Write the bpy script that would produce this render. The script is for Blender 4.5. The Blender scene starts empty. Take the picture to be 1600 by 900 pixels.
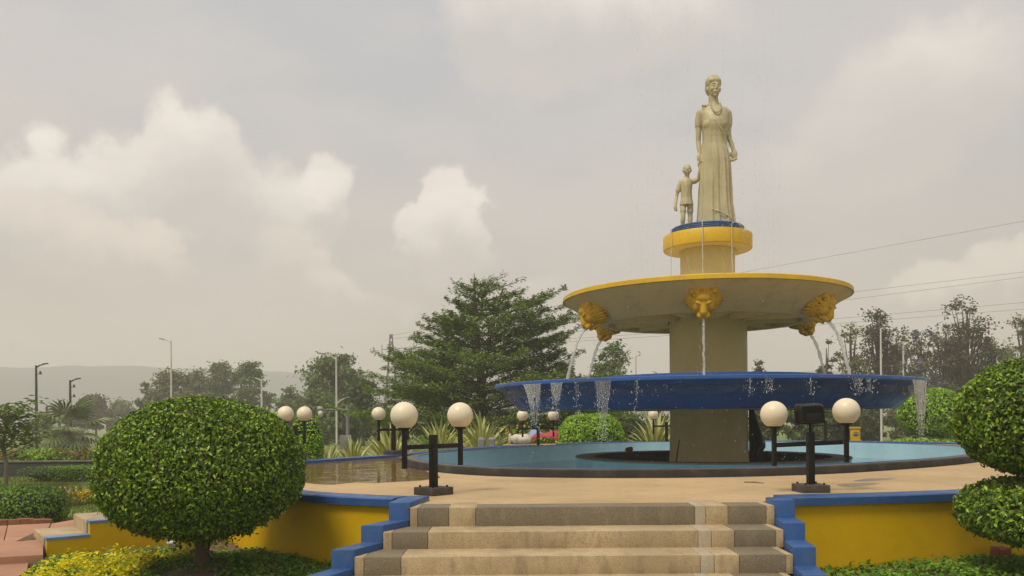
import bpy, bmesh, math, random
import numpy as np
from mathutils import Vector, Matrix

SC = bpy.context.scene
COL = SC.collection
R = math.radians
PI = math.pi

# ------------------------------------------------------------------ camera
EYE = 0.86            # eye height above the terrace (terrace top is z = 0)
FOC = 1300.0          # focal length in pixels of a 1600 px wide frame
HOR = 650.0           # horizon row
ROLL = 0.007
cam_d = bpy.data.cameras.new('camera')
cam_d.sensor_width = 36.0
cam_d.lens = 36.0 * FOC / 1600.0
cam_d.shift_y = (HOR - 450.0) / 1600.0
cam_d.clip_start = 0.1
cam_d.clip_end = 9000.0
cam = bpy.data.objects.new('camera', cam_d)
COL.objects.link(cam)
cam.location = (0, 0, EYE)
cam.rotation_euler = (PI / 2, ROLL, 0)
SC.camera = cam

# ------------------------------------------------------------------ sun + sky
SUN_EL, SUN_AZ = R(61), R(-138)          # azimuth from +Y towards +X
sun_dir = Vector((math.sin(SUN_AZ) * math.cos(SUN_EL), math.cos(SUN_AZ) * math.cos(SUN_EL), math.sin(SUN_EL)))
sd = bpy.data.lights.new('sun', 'SUN')
sd.energy = 2.4
sd.angle = R(18)
sd.color = (1.0, 0.90, 0.74)
sun = bpy.data.objects.new('sun', sd)
COL.objects.link(sun)
sun.rotation_euler = sun_dir.to_track_quat('Z', 'Y').to_euler()

SC.view_settings.view_transform = 'Standard'
SC.view_settings.look = 'None'
SC.view_settings.exposure = 0.25
SC.view_settings.gamma = 1.0
SC.view_settings.use_curve_mapping = False
SC.cycles.use_denoising = True
SC.cycles.max_bounces = 8
SC.cycles.diffuse_bounces = 4
SC.cycles.glossy_bounces = 3
SC.cycles.transmission_bounces = 4
SC.cycles.transparent_max_bounces = 16
SC.cycles.volume_bounces = 2
SC.cycles.sample_clamp_indirect = 6.0

class NT:
    """tiny helper for node maths"""
    def __init__(self, tree):
        self.t = tree
    def n(self, kind, **kw):
        nd = self.t.nodes.new(kind)
        for k, v in kw.items():
            setattr(nd, k, v)
        return nd
    def link(self, a, b):
        self.t.links.new(a, b)
    def put(self, sock, v):
        if isinstance(v, (int, float)):
            sock.default_value = v
        elif isinstance(v, (tuple, list)):
            sock.default_value = v
        else:
            self.link(v, sock)
    def m(self, op, a, b=0.0, c=None, clamp=False):
        nd = self.n('ShaderNodeMath', operation=op)
        nd.use_clamp = clamp
        self.put(nd.inputs[0], a)
        self.put(nd.inputs[1], b)
        if c is not None:
            self.put(nd.inputs[2], c)
        return nd.outputs[0]
    def mix(self, f, a, b, blend='MIX'):
        nd = self.n('ShaderNodeMix', data_type='RGBA', blend_type=blend)
        self.put(nd.inputs[0], f)
        self.put(nd.inputs[6], a)
        self.put(nd.inputs[7], b)
        return nd.outputs[2]
    def ss(self, v, lo, hi, a=0.0, b=1.0):
        nd = self.n('ShaderNodeMapRange', interpolation_type='SMOOTHSTEP')
        self.put(nd.inputs[0], v)
        nd.inputs[1].default_value = lo
        nd.inputs[2].default_value = hi
        nd.inputs[3].default_value = a
        nd.inputs[4].default_value = b
        return nd.outputs[0]
    def noise(self, vec, scale, detail=4.0, rough=0.55, out=0, lac=2.0, w=None):
        nd = self.n('ShaderNodeTexNoise')
        if vec is not None:
            self.link(vec, nd.inputs['Vector'])
        nd.inputs['Scale'].default_value = scale
        nd.inputs['Detail'].default_value = detail
        nd.inputs['Roughness'].default_value = rough
        nd.inputs['Lacunarity'].default_value = lac
        return nd.outputs[out]
    def comb(self, x, y, z):
        nd = self.n('ShaderNodeCombineXYZ')
        self.put(nd.inputs[0], x); self.put(nd.inputs[1], y); self.put(nd.inputs[2], z)
        return nd.outputs[0]

def build_world():
    w = bpy.data.worlds.new('World')
    SC.world = w
    w.use_nodes = True
    t = w.node_tree
    t.nodes.clear()
    q = NT(t)
    sky = q.n('ShaderNodeTexSky', sky_type='NISHITA')
    sky.sun_disc = False
    sky.sun_elevation = SUN_EL
    sky.sun_rotation = SUN_AZ
    sky.air_density = 1.5
    sky.dust_density = 6.0
    sky.ozone_density = 1.0
    tc = q.n('ShaderNodeTexCoord')
    sep = q.n('ShaderNodeSeparateXYZ')
    q.link(tc.outputs['Generated'], sep.inputs[0])
    x, y, z = sep.outputs
    hyp = q.m('SQRT', q.m('ADD', q.m('MULTIPLY', x, x), q.m('MULTIPLY', y, y)))
    az0 = q.m('ARCTAN2', x, y)
    el0 = q.m('ARCTAN2', z, hyp)
    # warping of the directions at two sizes, so that every cloud edge billows
    dirv = tc.outputs['Generated']
    def warp(scale, det):
        wn = q.n('ShaderNodeSeparateXYZ')
        q.link(q.noise(dirv, scale, det, 0.55, out=1), wn.inputs[0])
        return wn.outputs
    w1, w2 = warp(7.0, 2.0), warp(26.0, 7.0)
    def wadd(base, i, k1, k2):
        t_ = q.m('MULTIPLY_ADD', q.m('SUBTRACT', w1[i], 0.5), k1, base)
        return q.m('MULTIPLY_ADD', q.m('SUBTRACT', w2[i], 0.5), k2, t_)
    az = wadd(az0, 0, 0.09, 0.075)
    el = wadd(el0, 1, 0.06, 0.065)
    # heaped clouds: azimuth, elevation, half width, half height (degrees), weight
    cl = [(-20.6, 16.4, 3.4, 4.2, 1.0), (-25.8, 14.0, 4.6, 3.6, .9), (-16.0, 13.2, 3.6, 3.0, .7), (-12.4, 14.8, 2.0, 2.8, .8),
          (-31.0, 12.4, 5.5, 3.0, .75), 
          (-4.4, 13.0, 2.2, 3.0, 1.7), (-4.6, 11.2, 3.4, 2.4, .9), (1.0, 26.0, 6.5, 4.6, .95), (9.0, 25.5, 9.0, 4.2, .8),
          (27.0, 20.0, 8.5, 4.4, .7), (22.0, 15.5, 9.0, 3.6, .6), (29.0, 8.0, 6.0, 2.0, .75), (2.5, 9.4, 3.0, 1.5, .5),
          (46.0, 17.0, 8.0, 4.6, .9), (62.0, 24.0, 9.0, 5.0, .8), (-48.0, 20.0, 8.0, 5.0, .9), (-66.0, 14.0, 9.0, 4.2, .8),
          (-95.0, 22.0, 11.0, 6.0, .8), (95.0, 18.0, 11.0, 5.0, .8), (130.0, 24.0, 11.0, 6.0, .8), (-140.0, 18.0, 12.0, 6.0, .8), (172.0, 20.0, 9.0, 5.0, .8)]
    low = [(-29.0, 11.2, 5.0, 2.6, 1.1), (-24.0, 10.4, 3.4, 2.0, .9), (-15.2, 10.8, 2.8, 2.5, 1.1), (-11.4, 8.6, 2.8, 1.7, .8), (-6.5, 7.4, 3.0, 1.2, .5), (27.5, 7.4, 4.5, 1.8, 1.0), (31.5, 8.6, 3.0, 1.6, .9),
           (48.0, 10.0, 6.0, 2.6, 1.0), (70.0, 9.0, 7.0, 2.4, 1.0), (-52.0, 10.0, 7.0, 2.6, 1.0), (-80.0, 11.0, 8.0, 3.0, 1.0), (-120.0, 10.0, 9.0, 3.0, 1.0), (120.0, 11.0, 9.0, 3.0, 1.0), (160.0, 9.0, 9.0, 2.6, 1.0)]
    def dens(e, lst):
        tot = None
        for a, ee, wa, we, k in lst:
            da = q.m('DIVIDE', q.m('SUBTRACT', az, R(a)), R(wa))
            de = q.m('DIVIDE', q.m('SUBTRACT', e, R(ee)), R(we))
            r2 = q.m('MULTIPLY_ADD', da, da, q.m('MULTIPLY', de, de))
            g = q.m('MULTIPLY', q.m('EXPONENT', q.m('MULTIPLY', r2, -1.0)), k)
            tot = g if tot is None else q.m('ADD', tot, g)
        return q.m('SUBTRACT', 1.0, q.m('EXPONENT', q.m('MULTIPLY', tot, -1.15)))
    def deck(lst, rise):
        d1 = dens(el, lst)
        d2 = dens(q.m('ADD', el, R(rise)), lst)
        return q.ss(q.m('SUBTRACT', d1, d2), -0.05, 0.55), q.ss(d1, 0.36, 0.56)
    lit, body = deck(cl, 3.0)
    lit2, body2 = deck(low, 2.2)
    # broad thin layers
    mp = q.n('ShaderNodeMapping')
    mp.inputs['Scale'].default_value = (1.0, 1.0, 2.6)
    q.link(dirv, mp.inputs[0])
    layer = q.ss(q.noise(mp.outputs[0], 2.6, 6.0, 0.55), 0.38, 0.66)
    fine = q.ss(q.noise(mp.outputs[0], 9.0, 6.0, 0.6), 0.35, 0.7)
    # haze: warm near the horizon, cooler higher up
    up = q.ss(el0, 0.02, 0.46)
    hazec = q.mix(up, (5.55, 4.78, 4.30, 1), (4.95, 4.90, 4.98, 1))
    base = q.mix(0.85, sky.outputs[0], hazec)
    base = q.mix(q.m('MULTIPLY', layer, 0.50), base, (6.05, 5.50, 5.12, 1))
    shade = q.mix(q.m('MULTIPLY', body, 0.55), base, (5.75, 5.22, 4.85, 1))
    fade = q.ss(el0, 0.08, 0.30, 0.45, 1.0)
    amt = q.m('MULTIPLY', q.m('MULTIPLY', body, fade), q.m('MULTIPLY_ADD', lit, q.m('MULTIPLY_ADD', fine, 0.35, 0.70), 0.0), clamp=True)
    fin = q.mix(amt, shade, (8.1, 7.5, 6.8, 1))
    fin = q.mix(q.m('MULTIPLY', body2, 0.45), fin, (5.45, 5.0, 4.5, 1))
    fin = q.mix(q.m('MULTIPLY', q.m('MULTIPLY', body2, 0.75), q.m('MULTIPLY', lit2, q.m('MULTIPLY_ADD', fine, 0.35, 0.65)), clamp=True), fin, (7.5, 6.7, 5.9, 1))
    # the ground half of the sphere (never in view) stays dull
    fin = q.mix(q.ss(el0, -0.12, -0.02), (1.2, 1.05, 0.85, 1), fin)
    bg = q.n('ShaderNodeBackground')
    bg.inputs['Strength'].default_value = 0.1
    q.link(fin, bg.inputs[0])
    out = q.n('ShaderNodeOutputWorld')
    q.link(bg.outputs[0], out.inputs[0])
build_world()

# ------------------------------------------------------------------ helpers
def P(px, py, Y):
    """world point at depth Y along the sight line of a photo pixel (used to measure the place)"""
    u, v = px - 800.0, HOR - py
    a = u + v * ROLL
    b = v - u * ROLL
    return Vector((a / FOC * Y, Y, EYE + b / FOC * Y))

def PX(px, Y):
    return (px - 800.0) / FOC * Y

def tag(o, label=None, cat=None, group=None, kind=None):
    if label: o['label'] = label
    if cat: o['category'] = cat
    if group: o['group'] = group
    if kind: o['kind'] = kind
    return o

def empty(name, loc=(0, 0, 0), rz=0.0, label=None, cat=None, group=None, parent=None):
    o = bpy.data.objects.new(name, None)
    o.empty_display_size = 0.1
    COL.objects.link(o)
    o.location = loc
    o.rotation_euler = (0, 0, rz)
    if parent is not None: o.parent = parent
    return tag(o, label, cat, group)

def link(name, me, mat=None, parent=None, loc=None, rot=None, scale=None):
    o = bpy.data.objects.new(name, me)
    COL.objects.link(o)
    if mat is not None and len(me.materials) == 0:
        me.materials.append(mat)
    if parent is not None: o.parent = parent
    if loc is not None: o.location = loc
    if rot is not None: o.rotation_euler = rot
    if scale is not None: o.scale = scale
    return o

def copy_tree(o, parent=None):
    c = o.copy()
    COL.objects.link(c)
    c.parent = parent
    for ch in list(o.children):
        copy_tree(ch, c)
    return c

class MB:
    """collects vertices and faces for one mesh"""
    def __init__(self):
        self.v, self.f = [], []
    def add(self, vs, fs):
        k = len(self.v)
        self.v.extend([tuple(p) for p in vs])
        self.f.extend([tuple(i + k for i in f) for f in fs])
        return self
    def box(self, lo, hi, M=None):
        x0, y0, z0 = lo; x1, y1, z1 = hi
        vs = [(x0,y0,z0),(x1,y0,z0),(x1,y1,z0),(x0,y1,z0),(x0,y0,z1),(x1,y0,z1),(x1,y1,z1),(x0,y1,z1)]
        if M is not None: vs = [M @ Vector(p) for p in vs]
        return self.add(vs, [(0,3,2,1),(4,5,6,7),(0,1,5,4),(1,2,6,5),(2,3,7,6),(3,0,4,7)])
    def prism(self, pts, z0, z1):
        """pts counter-clockwise"""
        n = len(pts)
        vs = [(p[0], p[1], z0) for p in pts] + [(p[0], p[1], z1) for p in pts]
        fs = [tuple(range(n - 1, -1, -1)), tuple(range(n, 2 * n))]
        fs += [(i, (i + 1) % n, n + (i + 1) % n, n + i) for i in range(n)]
        return self.add(vs, fs)
    def tube(self, pts, rad, seg=8, caps=True):
        pts = [Vector(p) for p in pts]
        n = len(pts)
        if not hasattr(rad, '__len__'): rad = [rad] * n
        vs, fs = [], []
        a = None
        for i, p in enumerate(pts):
            t = (pts[min(i + 1, n - 1)] - pts[max(i - 1, 0)])
            if t.length < 1e-9: t = Vector((0, 0, 1))
            t.normalize()
            if a is None:
                a = t.orthogonal().normalized()
            else:
                a = (a - t * a.dot(t))
                if a.length < 1e-6: a = t.orthogonal()
                a.normalize()
            b = t.cross(a)
            for k in range(seg):
                c = 2 * PI * k / seg
                vs.append(p + (a * math.cos(c) + b * math.sin(c)) * rad[i])
        for i in range(n - 1):
            for k in range(seg):
                fs.append((i * seg + k, i * seg + (k + 1) % seg, (i + 1) * seg + (k + 1) % seg, (i + 1) * seg + k))
        if caps:
            fs.append(tuple(range(seg - 1, -1, -1)))
            fs.append(tuple(range((n - 1) * seg, n * seg)))
        return self.add(vs, fs)
    def lathe(self, prof, seg=48, c=(0, 0), closed=True, wob=0.0):
        """prof: (r, z) list, outline walked so that faces point outwards (bottom to top on the outside)"""
        n = len(prof)
        vs, fs = [], []
        for k in range(seg):
            a = 2 * PI * k / seg
            w = 1 + wob * math.sin(3 * a + 1) * 0.5 + wob * math.sin(7 * a) * 0.5
            for r, z in prof:
                vs.append((c[0] + r * w * math.cos(a), c[1] + r * w * math.sin(a), z))
        m = n if closed else n - 1
        for k in range(seg):
            k2 = (k + 1) % seg
            for i in range(m):
                j = (i + 1) % n
                fs.append((k * n + i, k2 * n + i, k2 * n + j, k * n + j))
        return self.add(vs, fs)
    def ell(self, c, r, M=None, seg=16, rings=10):
        vs, fs = [], []
        for i in range(rings + 1):
            th = PI * i / rings
            for k in range(seg):
                a = 2 * PI * k / seg
                p = Vector((r[0] * math.sin(th) * math.cos(a), r[1] * math.sin(th) * math.sin(a), r[2] * math.cos(th)))
                if M is not None: p = M @ p
                vs.append(Vector(c) + p)
        for i in range(rings):
            for k in range(seg):
                fs.append((i * seg + k, (i + 1) * seg + k, (i + 1) * seg + (k + 1) % seg, i * seg + (k + 1) % seg))
        return self.add(vs, fs)
    def mesh(self, name='mesh', smooth=False, merge=0.0):
        me = bpy.data.meshes.new(name)
        me.from_pydata(self.v, [], self.f)
        if merge > 0:
            bm = bmesh.new(); bm.from_mesh(me)
            bmesh.ops.remove_doubles(bm, verts=bm.verts, dist=merge)
            bm.to_mesh(me); bm.free()
        if smooth:
            me.polygons.foreach_set('use_smooth', [True] * len(me.polygons))
            try:
                me.set_sharp_from_angle(angle=R(35 if smooth is True else smooth))
            except Exception:
                pass
        me.update()
        return me
    def build(self, name, mat, parent=None, smooth=False, bevel=0.0, merge=0.0, **kw):
        me = self.mesh(name, smooth, merge)
        if bevel > 0:
            bm = bmesh.new(); bm.from_mesh(me)
            bmesh.ops.remove_doubles(bm, verts=bm.verts, dist=1e-5)
            ed = [e for e in bm.edges if len(e.link_faces) == 2 and e.calc_face_angle(0) > R(30)]
            bmesh.ops.bevel(bm, geom=ed, offset=bevel, segments=2, affect='EDGES', profile=0.6, clamp_overlap=True)
            bm.to_mesh(me); bm.free()
            me.polygons.foreach_set('use_smooth', [True] * len(me.polygons))
            me.set_sharp_from_angle(angle=R(50))
        return link(name, me, mat, parent, **kw)

def arr_mesh(name, V, F, smooth=False):
    V = np.asarray(V, dtype=np.float32).reshape(-1, 3)
    F = np.asarray(F, dtype=np.int32)
    k = F.shape[1]
    me = bpy.data.meshes.new(name)
    me.vertices.add(len(V)); me.vertices.foreach_set('co', V.ravel())
    me.loops.add(F.size); me.loops.foreach_set('vertex_index', F.ravel())
    me.polygons.add(len(F)); me.polygons.foreach_set('loop_start', np.arange(len(F), dtype=np.int32) * k)
    if smooth: me.polygons.foreach_set('use_smooth', np.ones(len(F), dtype=bool))
    me.update(calc_edges=True)
    return me

def unit(a):
    return a / np.maximum(np.linalg.norm(a, axis=-1, keepdims=True), 1e-9)

def leaves_mesh(name, C, N, size, rng, aspect=0.52, jit=0.6, droop=0.35, fold=0.22, T=None):
    """a folded leaf (two triangles) at every centre C, facing about N"""
    n = len(C)
    N = unit(N + rng.normal(0, jit, (n, 3)))
    if T is None:
        T = rng.normal(0, 1, (n, 3)); T[:, 2] -= droop * 2
    T = unit(T - N * np.sum(T * N, axis=1, keepdims=True))
    B = np.cross(N, T)
    s = (size * rng.uniform(0.65, 1.3, n))[:, None]
    V = np.stack([C - T * s * .5, C + B * s * aspect * .5 + N * s * fold * .5 - T * s * .05,
                  C + T * s * .5 - N * s * .08, C - B * s * aspect * .5 + N * s * fold * .5 - T * s * .05], axis=1)
    i = np.arange(n)[:, None] * 4
    F = np.concatenate([i + np.array([[0, 2, 1]]), i + np.array([[0, 3, 2]])], axis=1).reshape(-1, 3)
    return arr_mesh(name, V.reshape(-1, 3), F)

def catmull(pts, closed=True, sub=8):
    out = []
    n = len(pts)
    rng_ = range(n) if closed else range(n - 1)
    for i in rng_:
        if closed:
            p0, p1, p2, p3 = pts[(i - 1) % n], pts[i], pts[(i + 1) % n], pts[(i + 2) % n]
        else:
            p0, p1, p2, p3 = pts[max(i - 1, 0)], pts[i], pts[i + 1], pts[min(i + 2, n - 1)]
        for k in range(sub):
            t = k / sub
            out.append(tuple(0.5 * ((2 * b) + (-a + c) * t + (2 * a - 5 * b + 4 * c - d) * t * t + (-a + 3 * b - 3 * c + d) * t ** 3)
                             for a, b, c, d in zip(p0, p1, p2, p3)))
    if not closed: out.append(tuple(pts[-1]))
    return out

def offset_loop(pts, d, closed=True):
    """shift a 2-D line to its left by d"""
    n = len(pts); out = []
    for i in range(n):
        a = pts[(i - 1) % n] if (closed or i > 0) else pts[0]
        b = pts[(i + 1) % n] if (closed or i < n - 1) else pts[-1]
        tx, ty = b[0] - a[0], b[1] - a[1]
        l = math.hypot(tx, ty) or 1
        out.append((pts[i][0] - ty / l * d, pts[i][1] + tx / l * d))
    return out

# ------------------------------------------------------------------ materials
def new_mat(name):
    m = bpy.data.materials.new(name)
    m.use_nodes = True
    m.node_tree.nodes.clear()
    q = NT(m.node_tree)
    out = q.n('ShaderNodeOutputMaterial')
    return m, q, out

def surf(name, col, rough=0.6, var=0.25, scale=3.0, col2=None, bump=0.0, bscale=40.0, spec=0.5, metal=0.0, stain=None, stain_scale=1.2, stain_amt=0.5, speck=None, speck_scale=300.0, stretch=None, coat=0.0, wear=None, wear_scale=5.0, wear_amt=0.5, wear_stretch=(1, 1, 1)):
    """procedural paint, plaster, stone: broad mottling, fine grain, optional stains and speckles"""
    m, q, out = new_mat(name)
    tc = q.n('ShaderNodeTexCoord')
    vec = tc.outputs['Object']
    geo = q.n('ShaderNodeNewGeometry')
    vec = geo.outputs['Position']
    if stretch:
        mp = q.n('ShaderNodeMapping'); mp.inputs['Scale'].default_value = stretch
        q.link(vec, mp.inputs[0]); svec = mp.outputs[0]
    else:
        svec = vec
    c = (*col, 1)
    c2 = (*(col2 if col2 else [k * (1 - var) for k in col]), 1)
    f = q.ss(q.noise(svec, scale, 6.0, 0.6), 0.32, 0.68)
    cc = q.mix(f, c, c2)
    fine = q.noise(vec, scale * 14, 3.0, 0.6)
    cc = q.mix(q.m('MULTIPLY', q.ss(fine, 0.35, 0.7), 0.35 * var * 2, clamp=True), cc, (*[k * 0.55 for k in col], 1))
    if stain:
        s = q.ss(q.noise(svec, stain_scale, 7.0, 0.65), 0.52, 0.74)
        cc = q.mix(q.m('MULTIPLY', s, stain_amt), cc, (*stain, 1))
    if wear:
        mw = q.n('ShaderNodeMapping'); mw.inputs['Scale'].default_value = wear_stretch
        q.link(vec, mw.inputs[0])
        s = q.ss(q.noise(mw.outputs[0], wear_scale, 9.0, 0.72), 0.50, 0.66)
        cc = q.mix(q.m('MULTIPLY', s, wear_amt), cc, (*wear, 1))
    if speck:
        s = q.ss(q.noise(vec, speck_scale, 1.0, 0.5), 0.56, 0.66)
        cc = q.mix(q.m('MULTIPLY', s, 0.75), cc, (*speck, 1))
    b = q.n('ShaderNodeBsdfPrincipled')
    q.link(cc, b.inputs['Base Color'])
    rr = q.ss(q.noise(vec, scale * 3, 3.0), 0.3, 0.7, max(rough - 0.12, 0.02), min(rough + 0.12, 1.0))
    q.link(rr, b.inputs['Roughness'])
    b.inputs['Specular IOR Level'].default_value = spec
    b.inputs['Metallic'].default_value = metal
    b.inputs['Coat Weight'].default_value = coat
    if bump > 0:
        bp = q.n('ShaderNodeBump')
        bp.inputs['Strength'].default_value = bump
        bp.inputs['Distance'].default_value = 0.02
        q.link(q.noise(vec, bscale, 4.0, 0.6), bp.inputs['Height'])
        q.link(bp.outputs[0], b.inputs['Normal'])
    q.link(b.outputs[0], out.inputs[0])
    return m

def leaf_mat(name, cols, rough=0.5, trans=0.3, spec=0.25):
    """every leaf takes its own tone from the list"""
    m, q, out = new_mat(name)
    geo = q.n('ShaderNodeNewGeometry')
    ramp = q.n('ShaderNodeValToRGB')
    q.link(geo.outputs['Random Per Island'], ramp.inputs[0])
    el = ramp.color_ramp.elements
    while len(el) < len(cols): el.new(0.5)
    for i, c in enumerate(cols):
        el[i].position = i / max(len(cols) - 1, 1)
        el[i].color = (*c, 1)
    big = q.ss(q.noise(geo.outputs['Position'], 1.6, 3.0), 0.3, 0.7, 0.78, 1.15)
    cc = q.mix(1.0, ramp.outputs[0], q.comb(big, big, big), 'MULTIPLY')
    b = q.n('ShaderNodeBsdfPrincipled')
    q.link(cc, b.inputs['Base Color'])
    b.inputs['Roughness'].default_value = rough
    b.inputs['Specular IOR Level'].default_value = spec
    tr = q.n('ShaderNodeBsdfTranslucent')
    q.link(q.mix(1.0, cc, (1.0, 1.0, 0.5, 1), 'MULTIPLY'), tr.inputs[0])
    mx = q.n('ShaderNodeMixShader')
    mx.inputs[0].default_value = trans
    q.link(b.outputs[0], mx.inputs[1]); q.link(tr.outputs[0], mx.inputs[2])
    q.link(mx.outputs[0], out.inputs[0])
    return m

def water_mat(name, tint=(0.75, 0.9, 0.92), bscale=9.0, bump=0.25, rough=0.03, film=0.0, filmcol=(0.8, 0.8, 0.78)):
    """water seen from above: clear, with a mirror that grows at flat angles"""
    m, q, out = new_mat(name)
    geo = q.n('ShaderNodeNewGeometry')
    bp = q.n('ShaderNodeBump')
    bp.inputs['Strength'].default_value = bump
    bp.inputs['Distance'].default_value = 0.03
    q.link(q.noise(geo.outputs['Position'], bscale, 3.0, 0.5), bp.inputs['Height'])
    fr = q.n('ShaderNodeFresnel'); fr.inputs[0].default_value = 1.33
    q.link(bp.outputs[0], fr.inputs[1])
    tr = q.n('ShaderNodeBsdfTransparent'); tr.inputs[0].default_value = (*tint, 1)
    gl = q.n('ShaderNodeBsdfGlossy'); gl.inputs['Roughness'].default_value = rough
    q.link(bp.outputs[0], gl.inputs['Normal'])
    mx = q.n('ShaderNodeMixShader')
    q.link(fr.outputs[0], mx.inputs[0]); q.link(tr.outputs[0], mx.inputs[1]); q.link(gl.outputs[0], mx.inputs[2])
    last = mx.outputs[0]
    if film > 0:
        df = q.n('ShaderNodeBsdfDiffuse'); df.inputs[0].default_value = (*filmcol, 1)
        m2 = q.n('ShaderNodeMixShader'); m2.inputs[0].default_value = film
        q.link(last, m2.inputs[1]); q.link(df.outputs[0], m2.inputs[2]); last = m2.outputs[0]
    q.link(last, out.inputs[0])
    return m

M = {}
M['concrete'] = surf('terrace concrete', (0.50, 0.355, 0.185), 0.75, 0.2, 0.7, stain=(0.31, 0.21, 0.105), stain_scale=0.7, stain_amt=0.6, bump=0.15, bscale=60, wear=(0.36, 0.255, 0.14), wear_scale=2.6, wear_amt=.5)
M['block_light'] = surf('light terrazzo', (0.50, 0.385, 0.225), 0.75, 0.25, 2.0, speck=(0.22, 0.155, 0.085), speck_scale=110, stain=(0.27, 0.20, 0.11), stain_amt=0.65, stain_scale=2.5, bump=0.2, bscale=90, wear=(0.20, 0.15, 0.09), wear_scale=7.0, wear_amt=.55, wear_stretch=(1, 1, .3))
M['block_dark'] = surf('dark terrazzo', (0.185, 0.15, 0.095), 0.7, 0.2, 2.0, speck=(0.34, 0.28, 0.2), speck_scale=190, stain=(0.12, 0.1, 0.075), stain_amt=0.5, stain_scale=2.5, bump=0.2, bscale=90, wear=(0.30, 0.245, 0.165), wear_scale=6.0, wear_amt=.35, wear_stretch=(1, 1, .3))
M['block_blue'] = surf('bluish terrazzo', (0.47, 0.39, 0.27), 0.7, 0.2, 4.0, speck=(0.22, 0.24, 0.24), speck_scale=120, stain=(0.3, 0.33, 0.33), stain_amt=0.6, stain_scale=6, bump=0.2, bscale=90)
M['yellow'] = surf('yellow wall paint', (0.62, 0.385, 0.002), 0.6, 0.10, 0.8, spec=.2, bump=0.12, bscale=25, stain=(0.46, 0.275, 0.006), stain_amt=0.35, stain_scale=0.9)
M['yellow_rim'] = surf('yellow rim paint', (0.66, 0.42, 0.008), 0.5, 0.14, 2.2, bump=0.12, bscale=18, stain=(0.4, 0.22, 0.01), stain_amt=0.35, stain_scale=2.0, wear=(0.42, 0.25, 0.02), wear_scale=6.0, wear_amt=.4)
M['yellow_lion'] = surf('yellow lion paint', (0.64, 0.37, 0.006), 0.5, 0.12, 3.0, stain=(0.42, 0.21, 0.01), stain_amt=0.4, stain_scale=4.0)
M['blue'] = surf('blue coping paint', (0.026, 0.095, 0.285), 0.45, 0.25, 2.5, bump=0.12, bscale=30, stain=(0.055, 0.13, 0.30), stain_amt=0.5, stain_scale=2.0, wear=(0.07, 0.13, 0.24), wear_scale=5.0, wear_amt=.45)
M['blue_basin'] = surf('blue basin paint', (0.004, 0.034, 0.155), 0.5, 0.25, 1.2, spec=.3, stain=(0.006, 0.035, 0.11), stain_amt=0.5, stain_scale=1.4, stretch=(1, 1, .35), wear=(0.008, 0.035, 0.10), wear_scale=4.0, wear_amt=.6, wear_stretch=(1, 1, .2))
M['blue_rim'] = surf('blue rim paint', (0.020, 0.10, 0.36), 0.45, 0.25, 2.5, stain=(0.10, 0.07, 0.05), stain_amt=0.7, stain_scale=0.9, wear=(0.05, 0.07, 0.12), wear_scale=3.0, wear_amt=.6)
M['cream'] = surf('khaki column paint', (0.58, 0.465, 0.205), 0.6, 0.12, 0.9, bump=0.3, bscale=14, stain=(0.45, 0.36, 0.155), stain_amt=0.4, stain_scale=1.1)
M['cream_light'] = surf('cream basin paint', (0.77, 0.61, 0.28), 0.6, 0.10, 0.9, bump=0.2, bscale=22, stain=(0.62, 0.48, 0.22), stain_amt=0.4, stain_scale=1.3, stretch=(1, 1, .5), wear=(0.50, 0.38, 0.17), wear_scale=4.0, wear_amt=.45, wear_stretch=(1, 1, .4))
M['statue'] = surf('wet statue paint', (0.50, 0.435, 0.265), 0.5, 0.15, 2.2, stain=(0.33, 0.27, 0.14), stain_amt=0.5, stain_scale=3.0, spec=0.4, wear=(0.30, 0.25, 0.14), wear_scale=5.0, wear_amt=.45, wear_stretch=(1, 1, .25))
M['pool_blue'] = surf('pool paint', (0.40, 0.60, 0.68), 0.5, 0.15, 1.1, stain=(0.27, 0.45, 0.52), stain_amt=0.5, stain_scale=1.5)
M['ring_teal'] = surf('ring paint', (0.15, 0.38, 0.45), 0.5, 0.2, 1.6, stain=(0.06, 0.16, 0.18), stain_amt=0.4)
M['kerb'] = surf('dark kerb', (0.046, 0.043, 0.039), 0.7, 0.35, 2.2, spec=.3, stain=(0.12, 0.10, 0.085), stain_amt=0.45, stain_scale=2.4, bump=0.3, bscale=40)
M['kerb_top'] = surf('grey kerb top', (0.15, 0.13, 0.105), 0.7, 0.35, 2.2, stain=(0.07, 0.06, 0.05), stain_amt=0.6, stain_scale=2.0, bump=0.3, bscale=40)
M['pit'] = surf('black pit lining', (0.010, 0.009, 0.008), 0.6, 0.4, 3.0)
M['black_metal'] = surf('black painted metal', (0.009, 0.0085, 0.008), 0.5, 0.3, 6.0, bump=0.05, spec=.28)
M['black_plastic'] = surf('black plastic', (0.011, 0.010, 0.010), 0.5, 0.3, 6.0, spec=.3)
M['globe'] = surf('opal globe', (0.75, 0.66, 0.49), 0.35, 0.05, 2.0, spec=0.35, stain=(0.66, 0.53, 0.36), stain_amt=0.3, stain_scale=3.0)
M['base_stone'] = surf('lamp base concrete', (0.075, 0.06, 0.05), 0.75, 0.35, 5.0, stain=(0.13, 0.1, 0.08), stain_amt=0.5, stain_scale=8)
M['soil'] = surf('soil', (0.16, 0.095, 0.052), 0.95, 0.35, 3.0, bump=0.8, bscale=30)
M['pink'] = surf('salmon paving', (0.44, 0.225, 0.135), 0.75, 0.2, 1.2, stain=(0.27, 0.125, 0.07), stain_amt=0.45, stain_scale=1.0, bump=0.15, bscale=50)
M['brick'] = surf('terracotta brick', (0.32, 0.12, 0.055), 0.85, 0.35, 8.0, bump=0.4, bscale=60)
M['tile_dark'] = surf('dark wall tile', (0.052, 0.056, 0.06), 0.5, 0.3, 2.0)
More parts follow.
